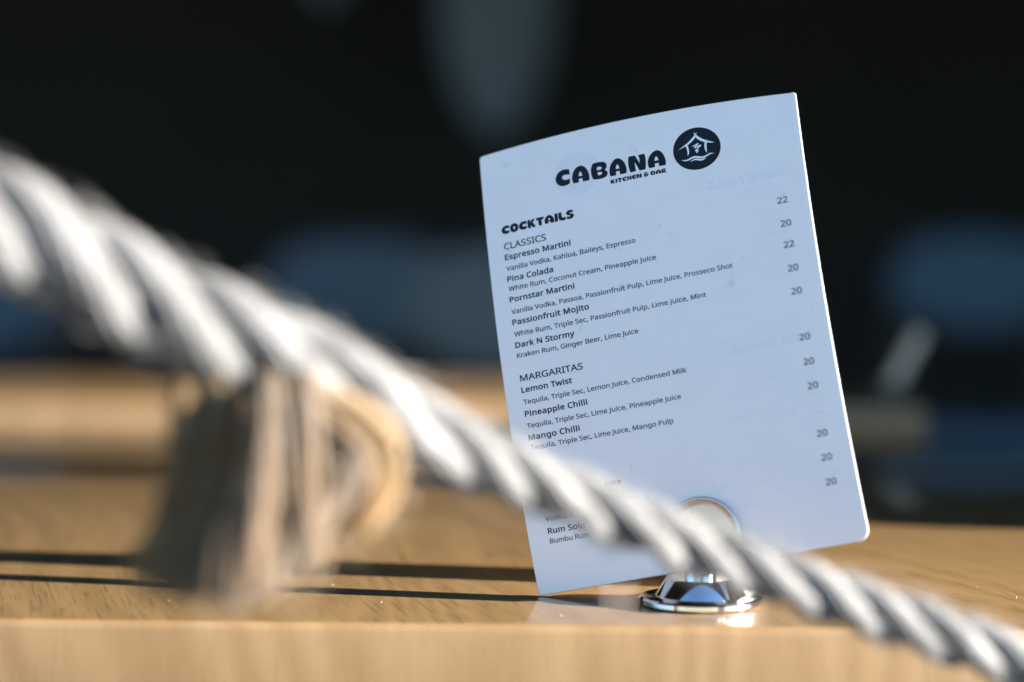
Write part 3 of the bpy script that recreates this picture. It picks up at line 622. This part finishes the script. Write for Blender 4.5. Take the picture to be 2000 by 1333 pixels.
# the heading and the emblem, in page millimetres (x, y down, corner flag)
LOGO = {"C":[[[42.6,15.57,1],[41.48,15.18,0],[39.83,15.05,0],[38.13,15.42,0],[36.68,16.44,0],[35.85,17.89,0],[35.78,19.22,0],[36.38,20.54,0],[37.44,21.44,0],[38.88,21.9,0],[40.54,21.89,0],[42.07,21.5,0],[42.46,21.03,1],[42.51,19.41,1],[41.47,19.56,0],[40.15,19.5,0],[39.21,19.0,0],[38.83,18.25,0],[39.29,17.6,0],[40.23,17.36,0],[41.22,17.45,0],[42.64,17.76,1]]],"A":[[[43.93,21.87,1],[43.52,20.44,0],[43.56,18.97,0],[44.21,17.33,0],[45.37,15.94,0],[46.77,15.21,0],[48.35,15.13,0],[49.83,15.93,0],[50.97,17.42,0],[51.56,19.32,0],[51.69,20.98,0],[51.4,22.08,1],[48.46,21.93,1],[48.37,20.61,1],[47.48,20.42,0],[46.57,20.5,1],[46.65,21.92,1]],[[46.66,19.33,1],[47.0,18.22,0],[47.66,17.5,0],[48.16,18.16,0],[48.46,19.41,1]]],"B":[[[53.36,22.07,1],[52.8,20.62,0],[52.61,18.8,0],[52.89,17.08,0],[53.74,15.49,1],[55.48,15.33,0],[57.92,15.49,0],[59.48,16.08,0],[60.14,17.1,0],[60.04,18.26,0],[59.1,19.25,1],[60.0,19.88,0],[60.3,20.83,0],[59.77,21.76,0],[58.56,22.33,0],[56.58,22.51,0],[54.8,22.4,0]],[[55.57,18.67,1],[55.49,17.77,0],[56.07,17.3,0],[57.04,17.38,0],[57.82,17.95,0],[57.48,18.47,0],[56.56,18.65,0]],[[55.64,19.8,0],[56.29,19.53,0],[57.25,19.69,0],[57.77,20.16,0],[57.38,20.67,0],[56.29,20.89,0],[55.82,20.68,0]]],"A2":[[[61.3,22.44,1],[61.17,20.86,0],[61.35,19.41,0],[61.74,18.16,0],[62.81,16.75,0],[64.24,15.71,0],[65.8,15.58,0],[67.24,16.38,0],[68.5,18.04,0],[69.07,19.93,0],[69.13,21.42,0],[68.87,22.48,1],[65.96,22.57,1],[65.87,20.99,1],[65.07,20.9,0],[64.08,20.97,1],[64.14,22.5,1]],[[64.14,19.83,1],[64.52,18.72,0],[65.09,18.02,0],[65.65,18.8,0],[65.96,19.97,1]]],"N":[[[70.76,22.63,1],[70.24,20.31,0],[70.21,17.93,0],[70.62,15.87,1],[73.61,15.91,1],[75.41,19.54,1],[75.47,17.78,0],[75.12,16.01,1],[78.02,15.98,1],[78.33,18.04,0],[78.23,20.39,0],[77.72,22.67,1],[74.94,22.64,1],[73.19,18.59,1],[73.19,20.59,0],[73.43,22.57,1]]],"A3":[[[79.5,22.57,1],[79.14,21.16,0],[79.17,19.68,0],[79.85,18.03,0],[81.07,16.63,0],[82.61,15.81,0],[83.99,15.63,0],[85.42,16.34,0],[86.51,17.81,0],[87.17,19.58,0],[87.36,21.25,0],[87.03,22.6,1],[84.01,22.47,1],[84.03,21.09,1],[83.24,21.06,0],[82.19,21.15,1],[82.25,22.51,1]],[[82.23,19.9,1],[82.55,18.85,0],[83.29,18.07,0],[83.76,18.78,0],[84.1,19.89,1]]],"strokes":[[[93.52,17.41],[97.12,16.03],[98.99,15.04],[100.73,13.76],[101.83,12.62],[102.51,11.33]],[[101.43,11.19],[101.96,12.56],[103.31,14.05],[104.92,15.17],[106.73,16.0],[108.4,16.54],[110.0,16.91]],[[97.01,15.43],[97.51,16.35],[97.8,17.57],[97.89,18.91],[97.81,19.57],[97.48,20.75]],[[106.75,15.16],[106.3,15.92],[106.01,16.87],[105.86,18.02],[105.87,19.36],[106.2,20.85]],[[99.88,17.03],[101.24,16.69],[102.69,16.2],[101.81,16.96],[100.93,17.72],[102.37,17.39],[103.8,17.15],[102.54,18.09],[101.19,19.1],[102.42,19.07],[101.92,19.57],[101.59,20.09]],[[94.34,22.0],[95.96,22.39],[97.36,22.4],[99.19,21.82],[100.95,21.7],[103.14,22.3],[104.71,22.34],[106.15,21.93],[107.6,21.44],[109.41,21.6]],[[98.15,23.38],[99.39,22.94],[100.65,22.72],[102.0,23.04],[103.18,23.39],[104.42,23.2],[105.7,22.77]]],"widths":[[0.0,0.52,0.693,0.779,0.624,0.069],[0.069,0.693,0.866,0.831,0.693,0.433,0.0],[0.173,0.606,0.693,0.606,0.485,0.0],[0.139,0.606,0.779,0.728,0.606,0.0],[0.173,0.312,0.398,0.346,0.381,0.381,0.416,0.346,0.381,0.381,0.45,0.346],[0.0,0.381,0.485,0.554,0.606,0.606,0.554,0.485,0.381,0.0],[0.0,0.312,0.485,0.589,0.554,0.416,0.0]]}
HEAVY = {
 'K': [[(10,0,1),(4,50,0),(8,100,1),(42,100,1),(39,64,1),(62,100,1),(100,98,1),(70,56,1),(106,4,1),(66,-2,1),(43,34,1),(45,0,1)]],
 'I': [[(6,0,1),(3,50,0),(7,100,1),(42,100,1),(44,50,0),(41,0,1)]],
 'T': [[(32,0,1),(28,40,0),(30,70,1),(2,70,1),(5,100,1),(98,100,1),(96,70,1),(68,70,1),(70,40,0),(67,0,1)]],
 'O': [[(54,-4,0),(16,10,0),(2,50,0),(16,90,0),(54,104,0),(92,90,0),(106,50,0),(92,10,0)],[(54,28,0),(42,50,0),(54,72,0),(66,50,0)]],
 'L': [[(40,-2,0),(12,12,0),(3,50,0),(8,100,1),(44,100,1),(42,56,0),(50,36,0),(64,31,0),(90,36,1),(92,3,1),(66,-4,0)]],
 'S': [[(8,4,1),(11,35,1),(34,27,0),(53,29,0),(50,38,0),(22,46,0),(5,68,0),(15,92,0),(46,104,0),(90,98,1),(87,68,1),(60,74,0),(47,70,0),(56,61,0),(84,53,0),(98,33,0),(86,9,0),(50,-4,0)]],
 'H': [[(8,0,1),(4,50,0),(8,100,1),(42,100,1),(40,65,1),(66,65,1),(64,100,1),(98,100,1),(102,50,0),(98,0,1),(64,0,1),(66,35,1),(40,35,1),(42,0,1)]],
 'E': [[(90,98,1),(52,104,0),(15,88,0),(2,50,0),(15,12,0),(52,-4,0),(92,3,1),(90,31,1),(62,25,0),(43,38,1),(82,38,1),(82,62,1),(43,62,1),(62,75,0),(88,69,1)]],
 '&': [[(90,98,1),(50,104,0),(18,92,0),(14,70,0),(22,54,0),(4,32,0),(14,6,0),(50,-4,0),(92,6,0),(98,36,1),(112,38,1),(110,62,1),(64,62,1),(46,70,0),(60,78,0),(88,72,1)],[(44,32,0),(56,40,0),(68,38,1),(64,26,0),(52,24,0)]],
 'R': [[(8,0,1),(4,50,0),(8,98,1),(52,104,0),(90,92,0),(96,66,0),(78,46,1),(90,26,0),(108,22,1),(104,-2,1),(74,-3,0),(52,18,0),(44,32,1),(43,0,1)],[(40,60,1),(40,78,1),(56,80,0),(62,70,0),(54,61,0)]],
}
LINES = [
    ('CLASSICS', 'h', 8.1, 43.1, 20.23),
    ('Espresso Martini', 'b', 7.95, 47.71, 31.54),
    ('Vanilla Vodka, Kahlua, Baileys, Espresso', 'r', 8.1, 52.54, 61.14),
    ('Pina Colada', 'b', 7.95, 57.39, 22.01),
    ('White Rum, Coconut Cream, Pineapple Juice', 'r', 8.1, 61.55, 69.39),
    ('Pornstar Martini', 'b', 7.95, 66.47, 30.94),
    ('Vanilla Vodka, Passoa, Passionfruit Pulp, Lime Juice, Prosseco Shot', 'r', 8.1, 71.77, 102.56),
    ('Passionfruit Mojito', 'b', 7.95, 76.64, 36.31),
    ('White Rum, Triple Sec, Passionfruit Pulp, Lime Juice, Mint', 'r', 8.1, 81.79, 89.14),
    ('Dark N Stormy', 'b', 7.95, 86.82, 28.09),
    ('Kraken Rum, Ginger Beer, Lime Juice', 'r', 8.1, 91.23, 56.86),
    ('MARGARITAS', 'h', 8.1, 101.71, 29.54),
    ('Lemon Twist', 'b', 7.95, 106.7, 23.88),
    ('Tequila, Triple Sec, Lemon Juice, Condensed Milk', 'r', 8.1, 111.9, 75.56),
    ('Pineapple Chilli', 'b', 7.95, 117.28, 29.32),
    ('Tequila, Triple Sec, Lime Juice, Pineapple Juice', 'r', 8.1, 122.48, 71.22),
    ('Mango Chilli', 'b', 7.95, 127.76, 24.03),
    ('Tequila, Triple Sec, Lime Juice, Mango Pulp', 'r', 8.1, 132.09, 66.05),
    ('Juice', 'r', 38.82, 153.32, 7.76),
    ('Vodka, L', 'r', 9.47, 163.73, 13.16),
    ('Rum Sour', 'b', 9.63, 169.21, 17.87),
    ('Bumbu Rum,', 'r', 9.75, 173.48, 19.05),
]
PRICES = [('22', 138.52, 48.61), ('20', 138.62, 58.79), ('22', 138.59, 67.99), ('20', 138.78, 78.29), ('20', 138.75, 88.27), ('20', 138.97, 108.15), ('20', 138.91, 118.66), ('20', 138.83, 128.91), ('20', 139.01, 149.17), ('20', 139.01, 159.36), ('20', 138.93, 169.73)]


def bez_poly(spline, n=5):
    """closed bezier outline -> points"""
    out = []
    N = len(spline)
    for i in range(N):
        a, b = spline[i], spline[(i + 1) % N]
        p0, p1, p2, p3 = Vector(a[2:4]), Vector(a[4:6]), Vector(b[0:2]), Vector(b[2:4])
        chord = (p3 - p0).length
        bend = abs((p1 - p0).cross(p3 - p0)) + abs((p2 - p0).cross(p3 - p0)) if chord > 1e-9 else 0
        straight = chord > 1e-9 and bend < 1e-3 * chord * chord + chord * 1.0
        m = 1 if straight else n
        for k in range(m):
            t = k / m
            out.append(p0 * (1 - t) ** 3 + p1 * 3 * t * (1 - t) ** 2 + p2 * 3 * t * t * (1 - t) + p3 * t ** 3)
    clean = [out[0]]
    for q in out[1:]:
        if (q - clean[-1]).length > 1.5:
            clean.append(q)
    if (clean[0] - clean[-1]).length < 1.5:
        clean.pop()
    return clean


def swell(contours, d):
    """thicken filled outlines by d: outer contours outwards, holes inwards"""
    def area(c):
        return 0.5 * sum(c[i - 1].x * c[i].y - c[i].x * c[i - 1].y for i in range(len(c)))
    sgn = 1.0 if area(max(contours, key=lambda c: abs(area(c)))) > 0 else -1.0
    res = []
    for c in contours:
        q = []
        N = len(c)
        for i in range(N):
            e0 = (c[i] - c[i - 1]).normalized()
            e1 = (c[(i + 1) % N] - c[i]).normalized()
            n0, n1 = Vector((e0.y, -e0.x)), Vector((e1.y, -e1.x))
            h = n0 + n1
            k = h.length_squared
            h = h * (2 / k) if k > .5 else n1
            q.append(c[i] + h * d * sgn)
        res.append(q)
    return res


def flat_mesh(contours):
    """fill closed outlines (even-odd) and return (verts, polygons)"""
    vs, es = [], []
    for c in contours:
        b0 = len(vs)
        vs += [Vector((q[0], q[1])) for q in c]
        es += [(b0 + k, b0 + (k + 1) % len(c)) for k in range(len(c))]
    v2, _, faces, *_r = delaunay_2d_cdt(vs, es, [], 0, 1e-5)
    keep = []
    for f in faces:
        cx = sum(v2[k].x for k in f) / len(f)
        cy = sum(v2[k].y for k in f) / len(f)
        inside = False
        for c in contours:
            j = len(c) - 1
            for i in range(len(c)):
                if (c[i][1] > cy) != (c[j][1] > cy) and cx < (c[j][0] - c[i][0]) * (cy - c[i][1]) / (c[j][1] - c[i][1]) + c[i][0]:
                    inside = not inside
                j = i
        if inside:
            keep.append(tuple(f))
    return ([(v.x, v.y) for v in v2], keep)


def print_on_card(name, pieces, mat, off, mirror=False, cut=2.0):
    """pieces: list of (verts, polys) in page millimetres, y down; laid on the bent card"""
    bm = bmesh.new()
    for vs, ps in pieces:
        vv = [bm.verts.new((v[0], v[1], 0)) for v in vs]
        for p in ps:
            try:
                bm.faces.new([vv[k] for k in p])
            except ValueError:
                pass
    for _ in range(4):
        es = [e for e in bm.edges if e.calc_length() > cut]
        if not es:
            break
        bmesh.ops.subdivide_edges(bm, edges=es, cuts=1)
        bmesh.ops.triangulate(bm, faces=[f for f in bm.faces if len(f.verts) > 4])
    for v in bm.verts:
        x = 147.6 - v.co.x if mirror else v.co.x
        v.co = MENU_INV @ page(x, v.co.y, off)
    bm.normal_update()
    for f in bm.faces:
        if f.normal.dot(_N) < 0:
            f.normal_flip()
    return from_bm(name, bm, mat, menu)


CAPU = 573.0
_gm = {}


def text_piece(s, x0, y0, width, cap, style):
    """one line of print: x0, y0 baseline start, width and capital height in mm"""
    adv, glyphs = 0.0, []
    bold = {'r': 12.0, 'h': 12.0, 'b': 23.0, 'p': 11.0}[style]
    extra = {'r': 0, 'h': 4, 'b': 22, 'p': 0}[style]
    x_lo, x_hi = 1e9, -1e9
    for chh in s:
        a, sp = GLYPHS[chh]
        if sp:
            key = (chh, bold)
            if key not in _gm:
                _gm[key] = flat_mesh(swell([bez_poly(t) for t in sp], bold))
            g = _gm[key]
            glyphs.append((adv, g))
            xs = [v[0] for v in g[0]]
            x_lo, x_hi = min(x_lo, adv + min(xs)), max(x_hi, adv + max(xs))
        adv += a + extra
    sx = width / (x_hi - x_lo)
    sy = cap / CAPU
    return [([(x0 + (ad + v[0] - x_lo) * sx, y0 - v[1] * sy) for v in g[0]], g[1]) for ad, g in glyphs]


def smooth_poly(pts, n=6):
    """closed outline of (x, y, corner): a smooth curve that keeps the corners marked 1"""
    N = len(pts)
    out = []
    for i in range(N):
        p1, p2 = pts[i], pts[(i + 1) % N]
        p0 = pts[i - 1] if not p1[2] else p1
        p3 = pts[(i + 2) % N] if not p2[2] else p2
        for k in range(n):
            t = k / n
            out.append(tuple(0.5 * ((2 * p1[c]) + (p2[c] - p0[c]) * t + (2 * p0[c] - 5 * p1[c] + 4 * p2[c] - p3[c]) * t * t + (3 * p1[c] - p0[c] - 3 * p2[c] + p3[c]) * t ** 3) for c in (0, 1)))
    return out


def shape_piece(polys):
    return flat_mesh([smooth_poly(q) for q in polys])


def stroke_piece(pts, ws):
    P = [Vector((*q, 0)) for q in pts]
    S_ = catmull(P, 6)
    W_ = [q.x * 1.25 for q in catmull([Vector((a, 0, 0)) for a in ws], 6)]
    vs, ps = [], []
    for i, q in enumerate(S_):
        t = (S_[min(i + 1, len(S_) - 1)] - S_[max(i - 1, 0)]).normalized()
        n_ = Vector((-t.y, t.x, 0)) * max(W_[i], .04) / 2
        vs += [(q.x + n_.x, q.y + n_.y), (q.x - n_.x, q.y - n_.y)]
    for i in range(len(S_) - 1):
        ps.append((2 * i, 2 * i + 1, 2 * i + 3, 2 * i + 2))
    return (vs, ps)


def heavy_text(s, x0, y0, width, cap):
    """the rounded heavy display lettering; glyphs live in a 100 high box, y up"""
    adv, out = 0.0, []
    for chh in s:
        if chh == ' ':
            adv += 34
            continue
        polys = HEAVY[chh]
        xs = [q[0] for q in polys[0]]
        out.append((adv - min(xs), polys))
        adv += max(xs) - min(xs) + 7
    k = width / (adv - 7)
    sy = cap / 100.0
    res = []
    for ad, polys in out:
        res.append(shape_piece([[(x0 + (ad + q[0]) * k, y0 - q[1] * sy, q[2]) for q in poly] for poly in polys]))
    return res


def disc_piece(cx, cy, rx, ry, n=72, rings=9):
    vs, ps = [(cx, cy)], []
    for j in range(1, rings + 1):
        for k in range(n):
            a = 2 * math.pi * k / n
            vs.append((cx + rx * j / rings * math.cos(a), cy + ry * j / rings * math.sin(a)))
    for k in range(n):
        ps.append((0, 1 + k, 1 + (k + 1) % n))
    for j in range(rings - 1):
        for k in range(n):
            a, b = 1 + j * n, 1 + (j + 1) * n
            ps.append((a + k, b + k, b + (k + 1) % n, a + (k + 1) % n))
    return (vs, ps)


def glyph_from_trace(key):
    p = LOGO[key][0]
    x0, base = min(q[0] for q in p), max(q[1] for q in p)
    k = 100 / (base - min(q[1] for q in p))
    return [[((q[0] - x0) * k, (base - q[1]) * k, q[2]) for q in poly] for poly in LOGO[key]]


for k_ in 'CABN':
    HEAVY[k_] = glyph_from_trace(k_)

caps = {'r': 2.02, 'b': 2.34, 'h': 2.7}
for (s, st, x, y, wd) in LINES:
    print_on_card({'r': 'ingredient_line', 'b': 'drink_name', 'h': 'section_title'}[st], text_piece(s, x, y, wd, caps[st], st), M_INKSOFT if st == 'r' else M_INK, .00006)
for (s, x, y) in PRICES:
    print_on_card('price', text_piece(s, x - 4.6, y, 4.6, 2.62, 'p'), M_INKSOFT, .00006)
letters = [shape_piece(LOGO[k]) for k in ('C', 'A', 'B', 'A2', 'N', 'A3')]
print_on_card('title_lettering', letters, M_INK, .00007)
print_on_card('subtitle_lettering', heavy_text('KITCHEN & BAR', 61.15, 25.68, 25.9, 1.75), M_INK, .00007)
print_on_card('heading_lettering', heavy_text('COCKTAILS', 7.7, 36.3, 34.85, 3.55), M_INK, .00007)
LC = (101.85, 18.25, 10.75, 9.05)
print_on_card('emblem', [disc_piece(*LC)], M_INK, .00007)
print_on_card('emblem_drawing', [stroke_piece(p_, w_) for p_, w_ in zip(LOGO['strokes'], LOGO['widths'])], M_MARK, .00014)
# print of the other side showing faintly through the card, mirrored
print_on_card('show_through', [disc_piece(*LC)], M_GHOST, .00003, True)
print_on_card('show_through', heavy_text('COCKTAILS', 8.9, 36.9, 34.8, 3.55), M_GHOST, .00003, True)
print_on_card('show_through', heavy_text('OCKTAILS', 7.2, 108.3, 36.8, 3.55), M_GHOST, .00003, True)
g2 = text_piece('SPRITZERS', 11, 42.9, 19.5, 2.65, 'h')
y = 47.5
k = 0
for wds in (22, 38, 18, 41, 22, 36, 20, 44, 21, 50, 24, 40, 0, 0, 0, 21, 44, 18, 41, 22, 46, 24, 40, 20, 52, 22, 44):
    y += 4.66
    if wds:
        s_ = 'Spritz' if wds < 30 else 'Prosseco, Soda Water'
        g2 += text_piece(s_, 9 + (k * 7 % 5) * .3, y, wds, 2.1, 'b' if wds < 30 else 'h')
    k += 1
print_on_card('faint_show_through', g2, M_GHOST2, .00003, True)

# ------------------------------------------------------------------ chrome menu holder
hold = thing('menu_holder', 'polished chrome menu holder with a round clip on a conical foot', 'menu holder', BASE)
bm = bmesh.new()
lathe(bm, [(0.0, .0004), (.0249, .0004), (.0261, .0012), (.0261, .0030), (.0252, .0038), (.0196, .0041), (.0190, .0043), (.0149, .0112), (.0144, .0116), (0.0, .0116)], 96)
o = from_bm('foot', bm, M_CHROME, hold)
bm = bmesh.new()
lathe(bm, [(.0066, .0112), (.0066, .0163), (.0062, .0171), (.0048, .0174), (0.0, .0174)], 48)
o2 = from_bm('neck', bm, M_CHROME, hold)
for q in (o, o2):
    for f in q.data.polygons:
        f.use_smooth = True
    q.data.set_sharp_from_angle(angle=R(22))
CXm, CYm = 78.302, 181.562
nrm = page_n(CXm, CYm)
cen = page(CXm, CYm)
rot = nrm.to_track_quat('Z', 'Y').to_matrix().to_4x4()
for nm, off, sgn in (('front_clip', .0012, 1), ('back_clip', -.0024, -1)):
    mt = Matrix.Translation(cen + nrm * off - BASE) @ rot @ Matrix.Diagonal((1, 1, sgn, 1))
    bm = bmesh.new()
    pr = [(0.0, .0002)] + [(.0005 + .0143 * k / 8, .0002 + .0002 * (k / 8) ** 2) for k in range(1, 9)]
    pr += [(.0152, .0014), (.0160, .0018), (.0166, .0014), (.0168, .0006), (.0164, -.0002), (0.0, -.0002)]
    lathe(bm, pr, 72, mtx=mt)
    bmesh.ops.recalc_face_normals(bm, faces=bm.faces)
    from_bm(nm, bm, M_BRUSHED, hold, True)

# ------------------------------------------------------------------ white shakers behind the menu
sh = thing('white_shaker', 'wide white shaker right behind the menu, its foot showing beside the holder', 'shaker', (0.090, 1.0839, 0))
bm = bmesh.new()
lathe(bm, [(0.0, .0005), (.0185, .0005), (.0205, .0025), (.0212, .012), (.0205, .06), (.0185, .072), (.0165, .075), (0.0, .075)], 64)
from_bm('body', bm, M_CERAMIC, sh, True)
bm = bmesh.new()
lathe(bm, [(.0168, .0752), (.0168, .083), (.013, .0885), (0.0, .0905)], 48)
from_bm('cap', bm, M_CHROME, sh, True)
s2 = copy_tree(sh)
s2.location = (0.0495, 1.0925, 0); s2.scale = (.46, .46, .8)
s2['label'] = 'slim white shaker behind the menu, its foot under the lower edge of the card'
for q in (sh, s2):
    q['group'] = 'white shakers behind the menu'

# ------------------------------------------------------------------ rope
rope = thing('rope', 'thick white twisted rope with a frayed splice, slanting blurred across the foreground', 'rope', pix(1000, 920, .80))
RINV = Matrix.Translation(-rope.location)
# photograph x, y of the rope's middle, distance, radius (mm)
RP = [(-420, 250, .735, 16.0), (-180, 350, .738, 16.5), (0, 436, .74, 16.5), (150, 515, .745, 16.5), (300, 597, .75, 15.5), (500, 672, .76, 14.5), (700, 770, .775, 13.5), (850, 853, .785, 11.2),
      (1000, 921, .795, 9.8), (1200, 1006, .805, 9.4), (1400, 1087, .815, 9.4), (1600, 1156, .822, 9.3), (1800, 1226, .83, 9.3), (2000, 1298, .838, 9.4), (2300, 1402, .845, 9.4), (2900, 1590, .85, 9.4), (3800, 1840, .85, 9.4)]
LOBES = [(-400, -3), (-200, -1.6), (-60, -.6), (63, 0), (279, 1), (440, 2), (690, 3), (905, 4), (1020, 5), (1176, 6), (1324, 7), (1448, 8), (1588, 9), (1700, 10), (1823, 11), (1950, 12), (3900, 27)]


def interp(tab, x):
    for (a, b) in zip(tab, tab[1:]):
        if x <= b[0]:
            return a[1] + (b[1] - a[1]) * (x - a[0]) / (b[0] - a[0])
    return tab[-1][1]


cl = catmull([pix(q[0], q[1], q[2]) for q in RP], 40)
crd = [q.x / 1000 for q in catmull([Vector((q[3], 0, 0)) for q in RP], 40)]
cpx = [q.x for q in catmull([Vector((q[0], 0, 0)) for q in RP], 40)]
ph = [interp(LOBES, x) * 2 * math.pi / 3 for x in cpx]
for _ in range(60):                                  # ease the joints of the lay
    ph = [ph[0]] + [.25 * ph[i - 1] + .5 * ph[i] + .25 * ph[i + 1] for i in range(1, len(ph) - 1)] + [ph[-1]]
VIEW = Vector((0, -1, 0))
for j in range(3):
    pts, rad = [], []
    for i, c_ in enumerate(cl):
        T = (cl[min(i + 1, len(cl) - 1)] - cl[max(i - 1, 0)]).normalized()
        A = VIEW.cross(T)
        A = (A if A.z > 0 else -A).normalized()
        B = (VIEW - T * VIEW.dot(T)).normalized()
        th = ph[i] - 2 * math.pi / 3 * j + R(150)
        wob = 1 + .12 * noise.noise(Vector((cpx[i] * .012, j * 9.0, 0))) + (.10 * noise.noise(Vector((cpx[i] * .008, j * 5.0, 3))) if cpx[i] < 750 else 0)
        Rr = crd[i]
        r = Rr / 2.155 * 1.0 * wob
        hr = Rr - Rr / 2.155 * .90
        pts.append(c_ + (A * math.cos(th) + B * math.sin(th)) * hr)
        rad.append(r)
    bm = bmesh.new()
    tube(bm, [RINV @ q for q in pts], rad, 48, 12, .16, -260.0)
    from_bm('strand', bm, M_ROPE, rope, True)

# loose hairs standing off the rope
bm = bmesh.new()
for _ in range(1500):
    i = random.randrange(20, len(cl) - 60)
    T = (cl[i + 1] - cl[i - 1]).normalized()
    d = Vector((random.gauss(0, 1), random.gauss(0, 1), random.gauss(0, 1)))
    d = (d - T * d.dot(T)).normalized()
    p = cl[i] + d * crd[i] * .93
    t = (T * random.choice((-1, 1)) + d * random.uniform(.05, .55)).normalized()
    L = random.uniform(.004, .017)
    q = [p + t * L * k / 4 + d * L * .25 * math.sin(k * .8) * random.uniform(-.2, 1) for k in range(5)]
    tube(bm, [RINV @ a for a in q], [.00017, .00017, .00015, .00011, .00004], 4)
from_bm('stray_fibres', bm, M_ROPE, rope, True)


def tuft(name, path, clumps, per, r_yarn, mat, spread0, spread1, seed, wild=.3, short=.74):
    """ragged rope end: clumps of fine yarns along a path of (x, y, distance); spreads in photograph pixels"""
    rng = random.Random(seed)
    bm = bmesh.new()
    S_ = catmull([pix(*q) for q in path], 16)
    N = len(S_)
    for c in range(clumps):
        a, rr = rng.uniform(0, 2 * math.pi), math.sqrt((c + .5) / clumps)
        cut, fl, tw = rng.uniform(short, 1.0), rng.uniform(0, 6), rng.uniform(-1.2, 1.2)
        ww = wild * rng.uniform(.4, 1.5)
        for k in range(per):
            b_, rb = rng.uniform(0, 2 * math.pi), math.sqrt(rng.random())
            m = max(6, int(N * min(1.0, cut * rng.uniform(.88, 1.04))))
            j1, j2 = rng.uniform(-1, 1), rng.uniform(0, 6)
            pts, rad = [], []
            for i in range(m):
                q = S_[i]
                t = i / (N - 1)
                k_ = q.y / F_PX
                sp = (spread0 + (spread1 - spread0) * t ** 1.4) * k_
                sb = (21 + 22 * t * t) * k_
                x = math.cos(a + tw * t) * rr * sp + math.cos(b_ + 2.5 * t) * rb * sb
                y = math.sin(a + tw * t) * rr * sp * .38 + math.sin(b_ + 2.5 * t) * rb * sb
                x += ww * sp * math.sin(4.2 * t + fl) * t + 9 * k_ * j1 * t * math.sin(11 * t + j2)
                z = 7 * k_ * math.sin(9 * t + j2) * t
                pts.append(RINV @ (q + Vector((x, y, z))))
                rad.append(r_yarn * (1.0 if t < .8 else 1.0 - .35 * (t - .8) / .2) * rng.uniform(.9, 1.1))
            tube(bm, pts, rad, 7)
    # frizz
    for _ in range(clumps * 16):
        i = rng.randrange(4, N - 2)
        q = S_[i]
        t = i / (N - 1)
        sp = (spread0 + (spread1 - spread0) * t) * q.y / F_PX
        an = rng.uniform(0, 2 * math.pi)
        p = q + Vector((math.cos(an) * sp * .95, math.sin(an) * sp * .6, 0))
        d = Vector((math.cos(an), math.sin(an) * .7, rng.uniform(-1.2, .5))).normalized()
        L = rng.uniform(.004, .012)
        tube(bm, [RINV @ (p + d * L * h / 4 + Vector((0, 0, -.25 * L * (h / 4) ** 2))) for h in range(5)], [.00016, .00016, .00014, .0001, .00004], 4)
    return from_bm(name, bm, mat, rope, True)


tuft('frayed_tail', [(400, 690, .762), (404, 770, .752), (405, 900, .741), (390, 1010, .737), (360, 1090, .737), (325, 1172, .737)], 12, 22, .0014, M_TAN, 54, 90, 3)
tuft('frayed_tail', [(545, 715, .760), (545, 800, .738), (535, 930, .724), (520, 1030, .723), (505, 1100, .723), (470, 1185, .723)], 12, 20, .0014, M_ROPETAN, 56, 88, 5, .4)
tuft('frayed_tail', [(600, 780, .754), (655, 850, .750), (672, 900, .750), (645, 970, .750), (612, 1040, .748)], 5, 12, .0013, M_ROPETAN, 36, 44, 11, .6)
tuft('curled_yarn', [(590, 760, .752), (670, 790, .754), (735, 850, .755), (752, 930, .755), (716, 1000, .754), (658, 1036, .754), (622, 1034, .754)], 6, 14, .0014, M_TAN, 26, 40, 8, .9, .62)
tuft('curled_yarn', [(640, 760, .756), (705, 800, .757), (748, 860, .758), (742, 910, .758)], 3, 12, .0014, M_TAN, 22, 28, 9, .4)

# posts the rope is tied to, outside the frame
for (q, lab) in ((cl[0], 'weathered post at the left end of the rope'), (cl[-1], 'weathered post at the right end of the rope')):
    p = thing('rope_post', lab, 'post', (q.x, q.y, GROUND), 0, 'posts holding the rope')
    bm = bmesh.new(); box(bm, (-.03, -.03, 0), (.03, .03, q.z - GROUND + .07), .004)
    from_bm('shaft', bm, M_GREYPOST, p)
    bm = bmesh.new(); box(bm, (-.036, -.036, q.z - GROUND + .0702), (.036, .036, q.z - GROUND + .085), .003)
    from_bm('cap', bm, M_BLACK, p)

# ------------------------------------------------------------------ grains of salt on the table
bm = bmesh.new()
rng = random.Random(21)
spots = [(1097, 1203), (1908, 1147), (1948, 1158), (745, 1177), (1985, 1168), (650, 1143)]
spots += [(rng.uniform(0, 2000), rng.uniform(1090, 1212)) for _ in range(3)]
for (x, y_) in spots:
    d = pix(x, y_, 1.0) - Vector((0, 0, CAM_Z))
    q = Vector((0, 0, CAM_Z)) + d * (CAM_Z / -d.z)
    s_ = rng.uniform(.00016, .00036)
    m_ = Matrix.Translation(q + Vector((0, 0, s_ * .5))) @ Matrix.Rotation(rng.uniform(0, 6), 4, (rng.random(), rng.random(), 1)) @ Matrix.Diagonal((s_, s_ * rng.uniform(.7, 1.2), s_, 1))
    bmesh.ops.create_cube(bm, size=1.0, matrix=m_)
o = from_bm('salt_grains', bm, M_CERAMIC)
tag(o, 'tiny white grains scattered on the nearest table top', 'grains', kind='stuff')
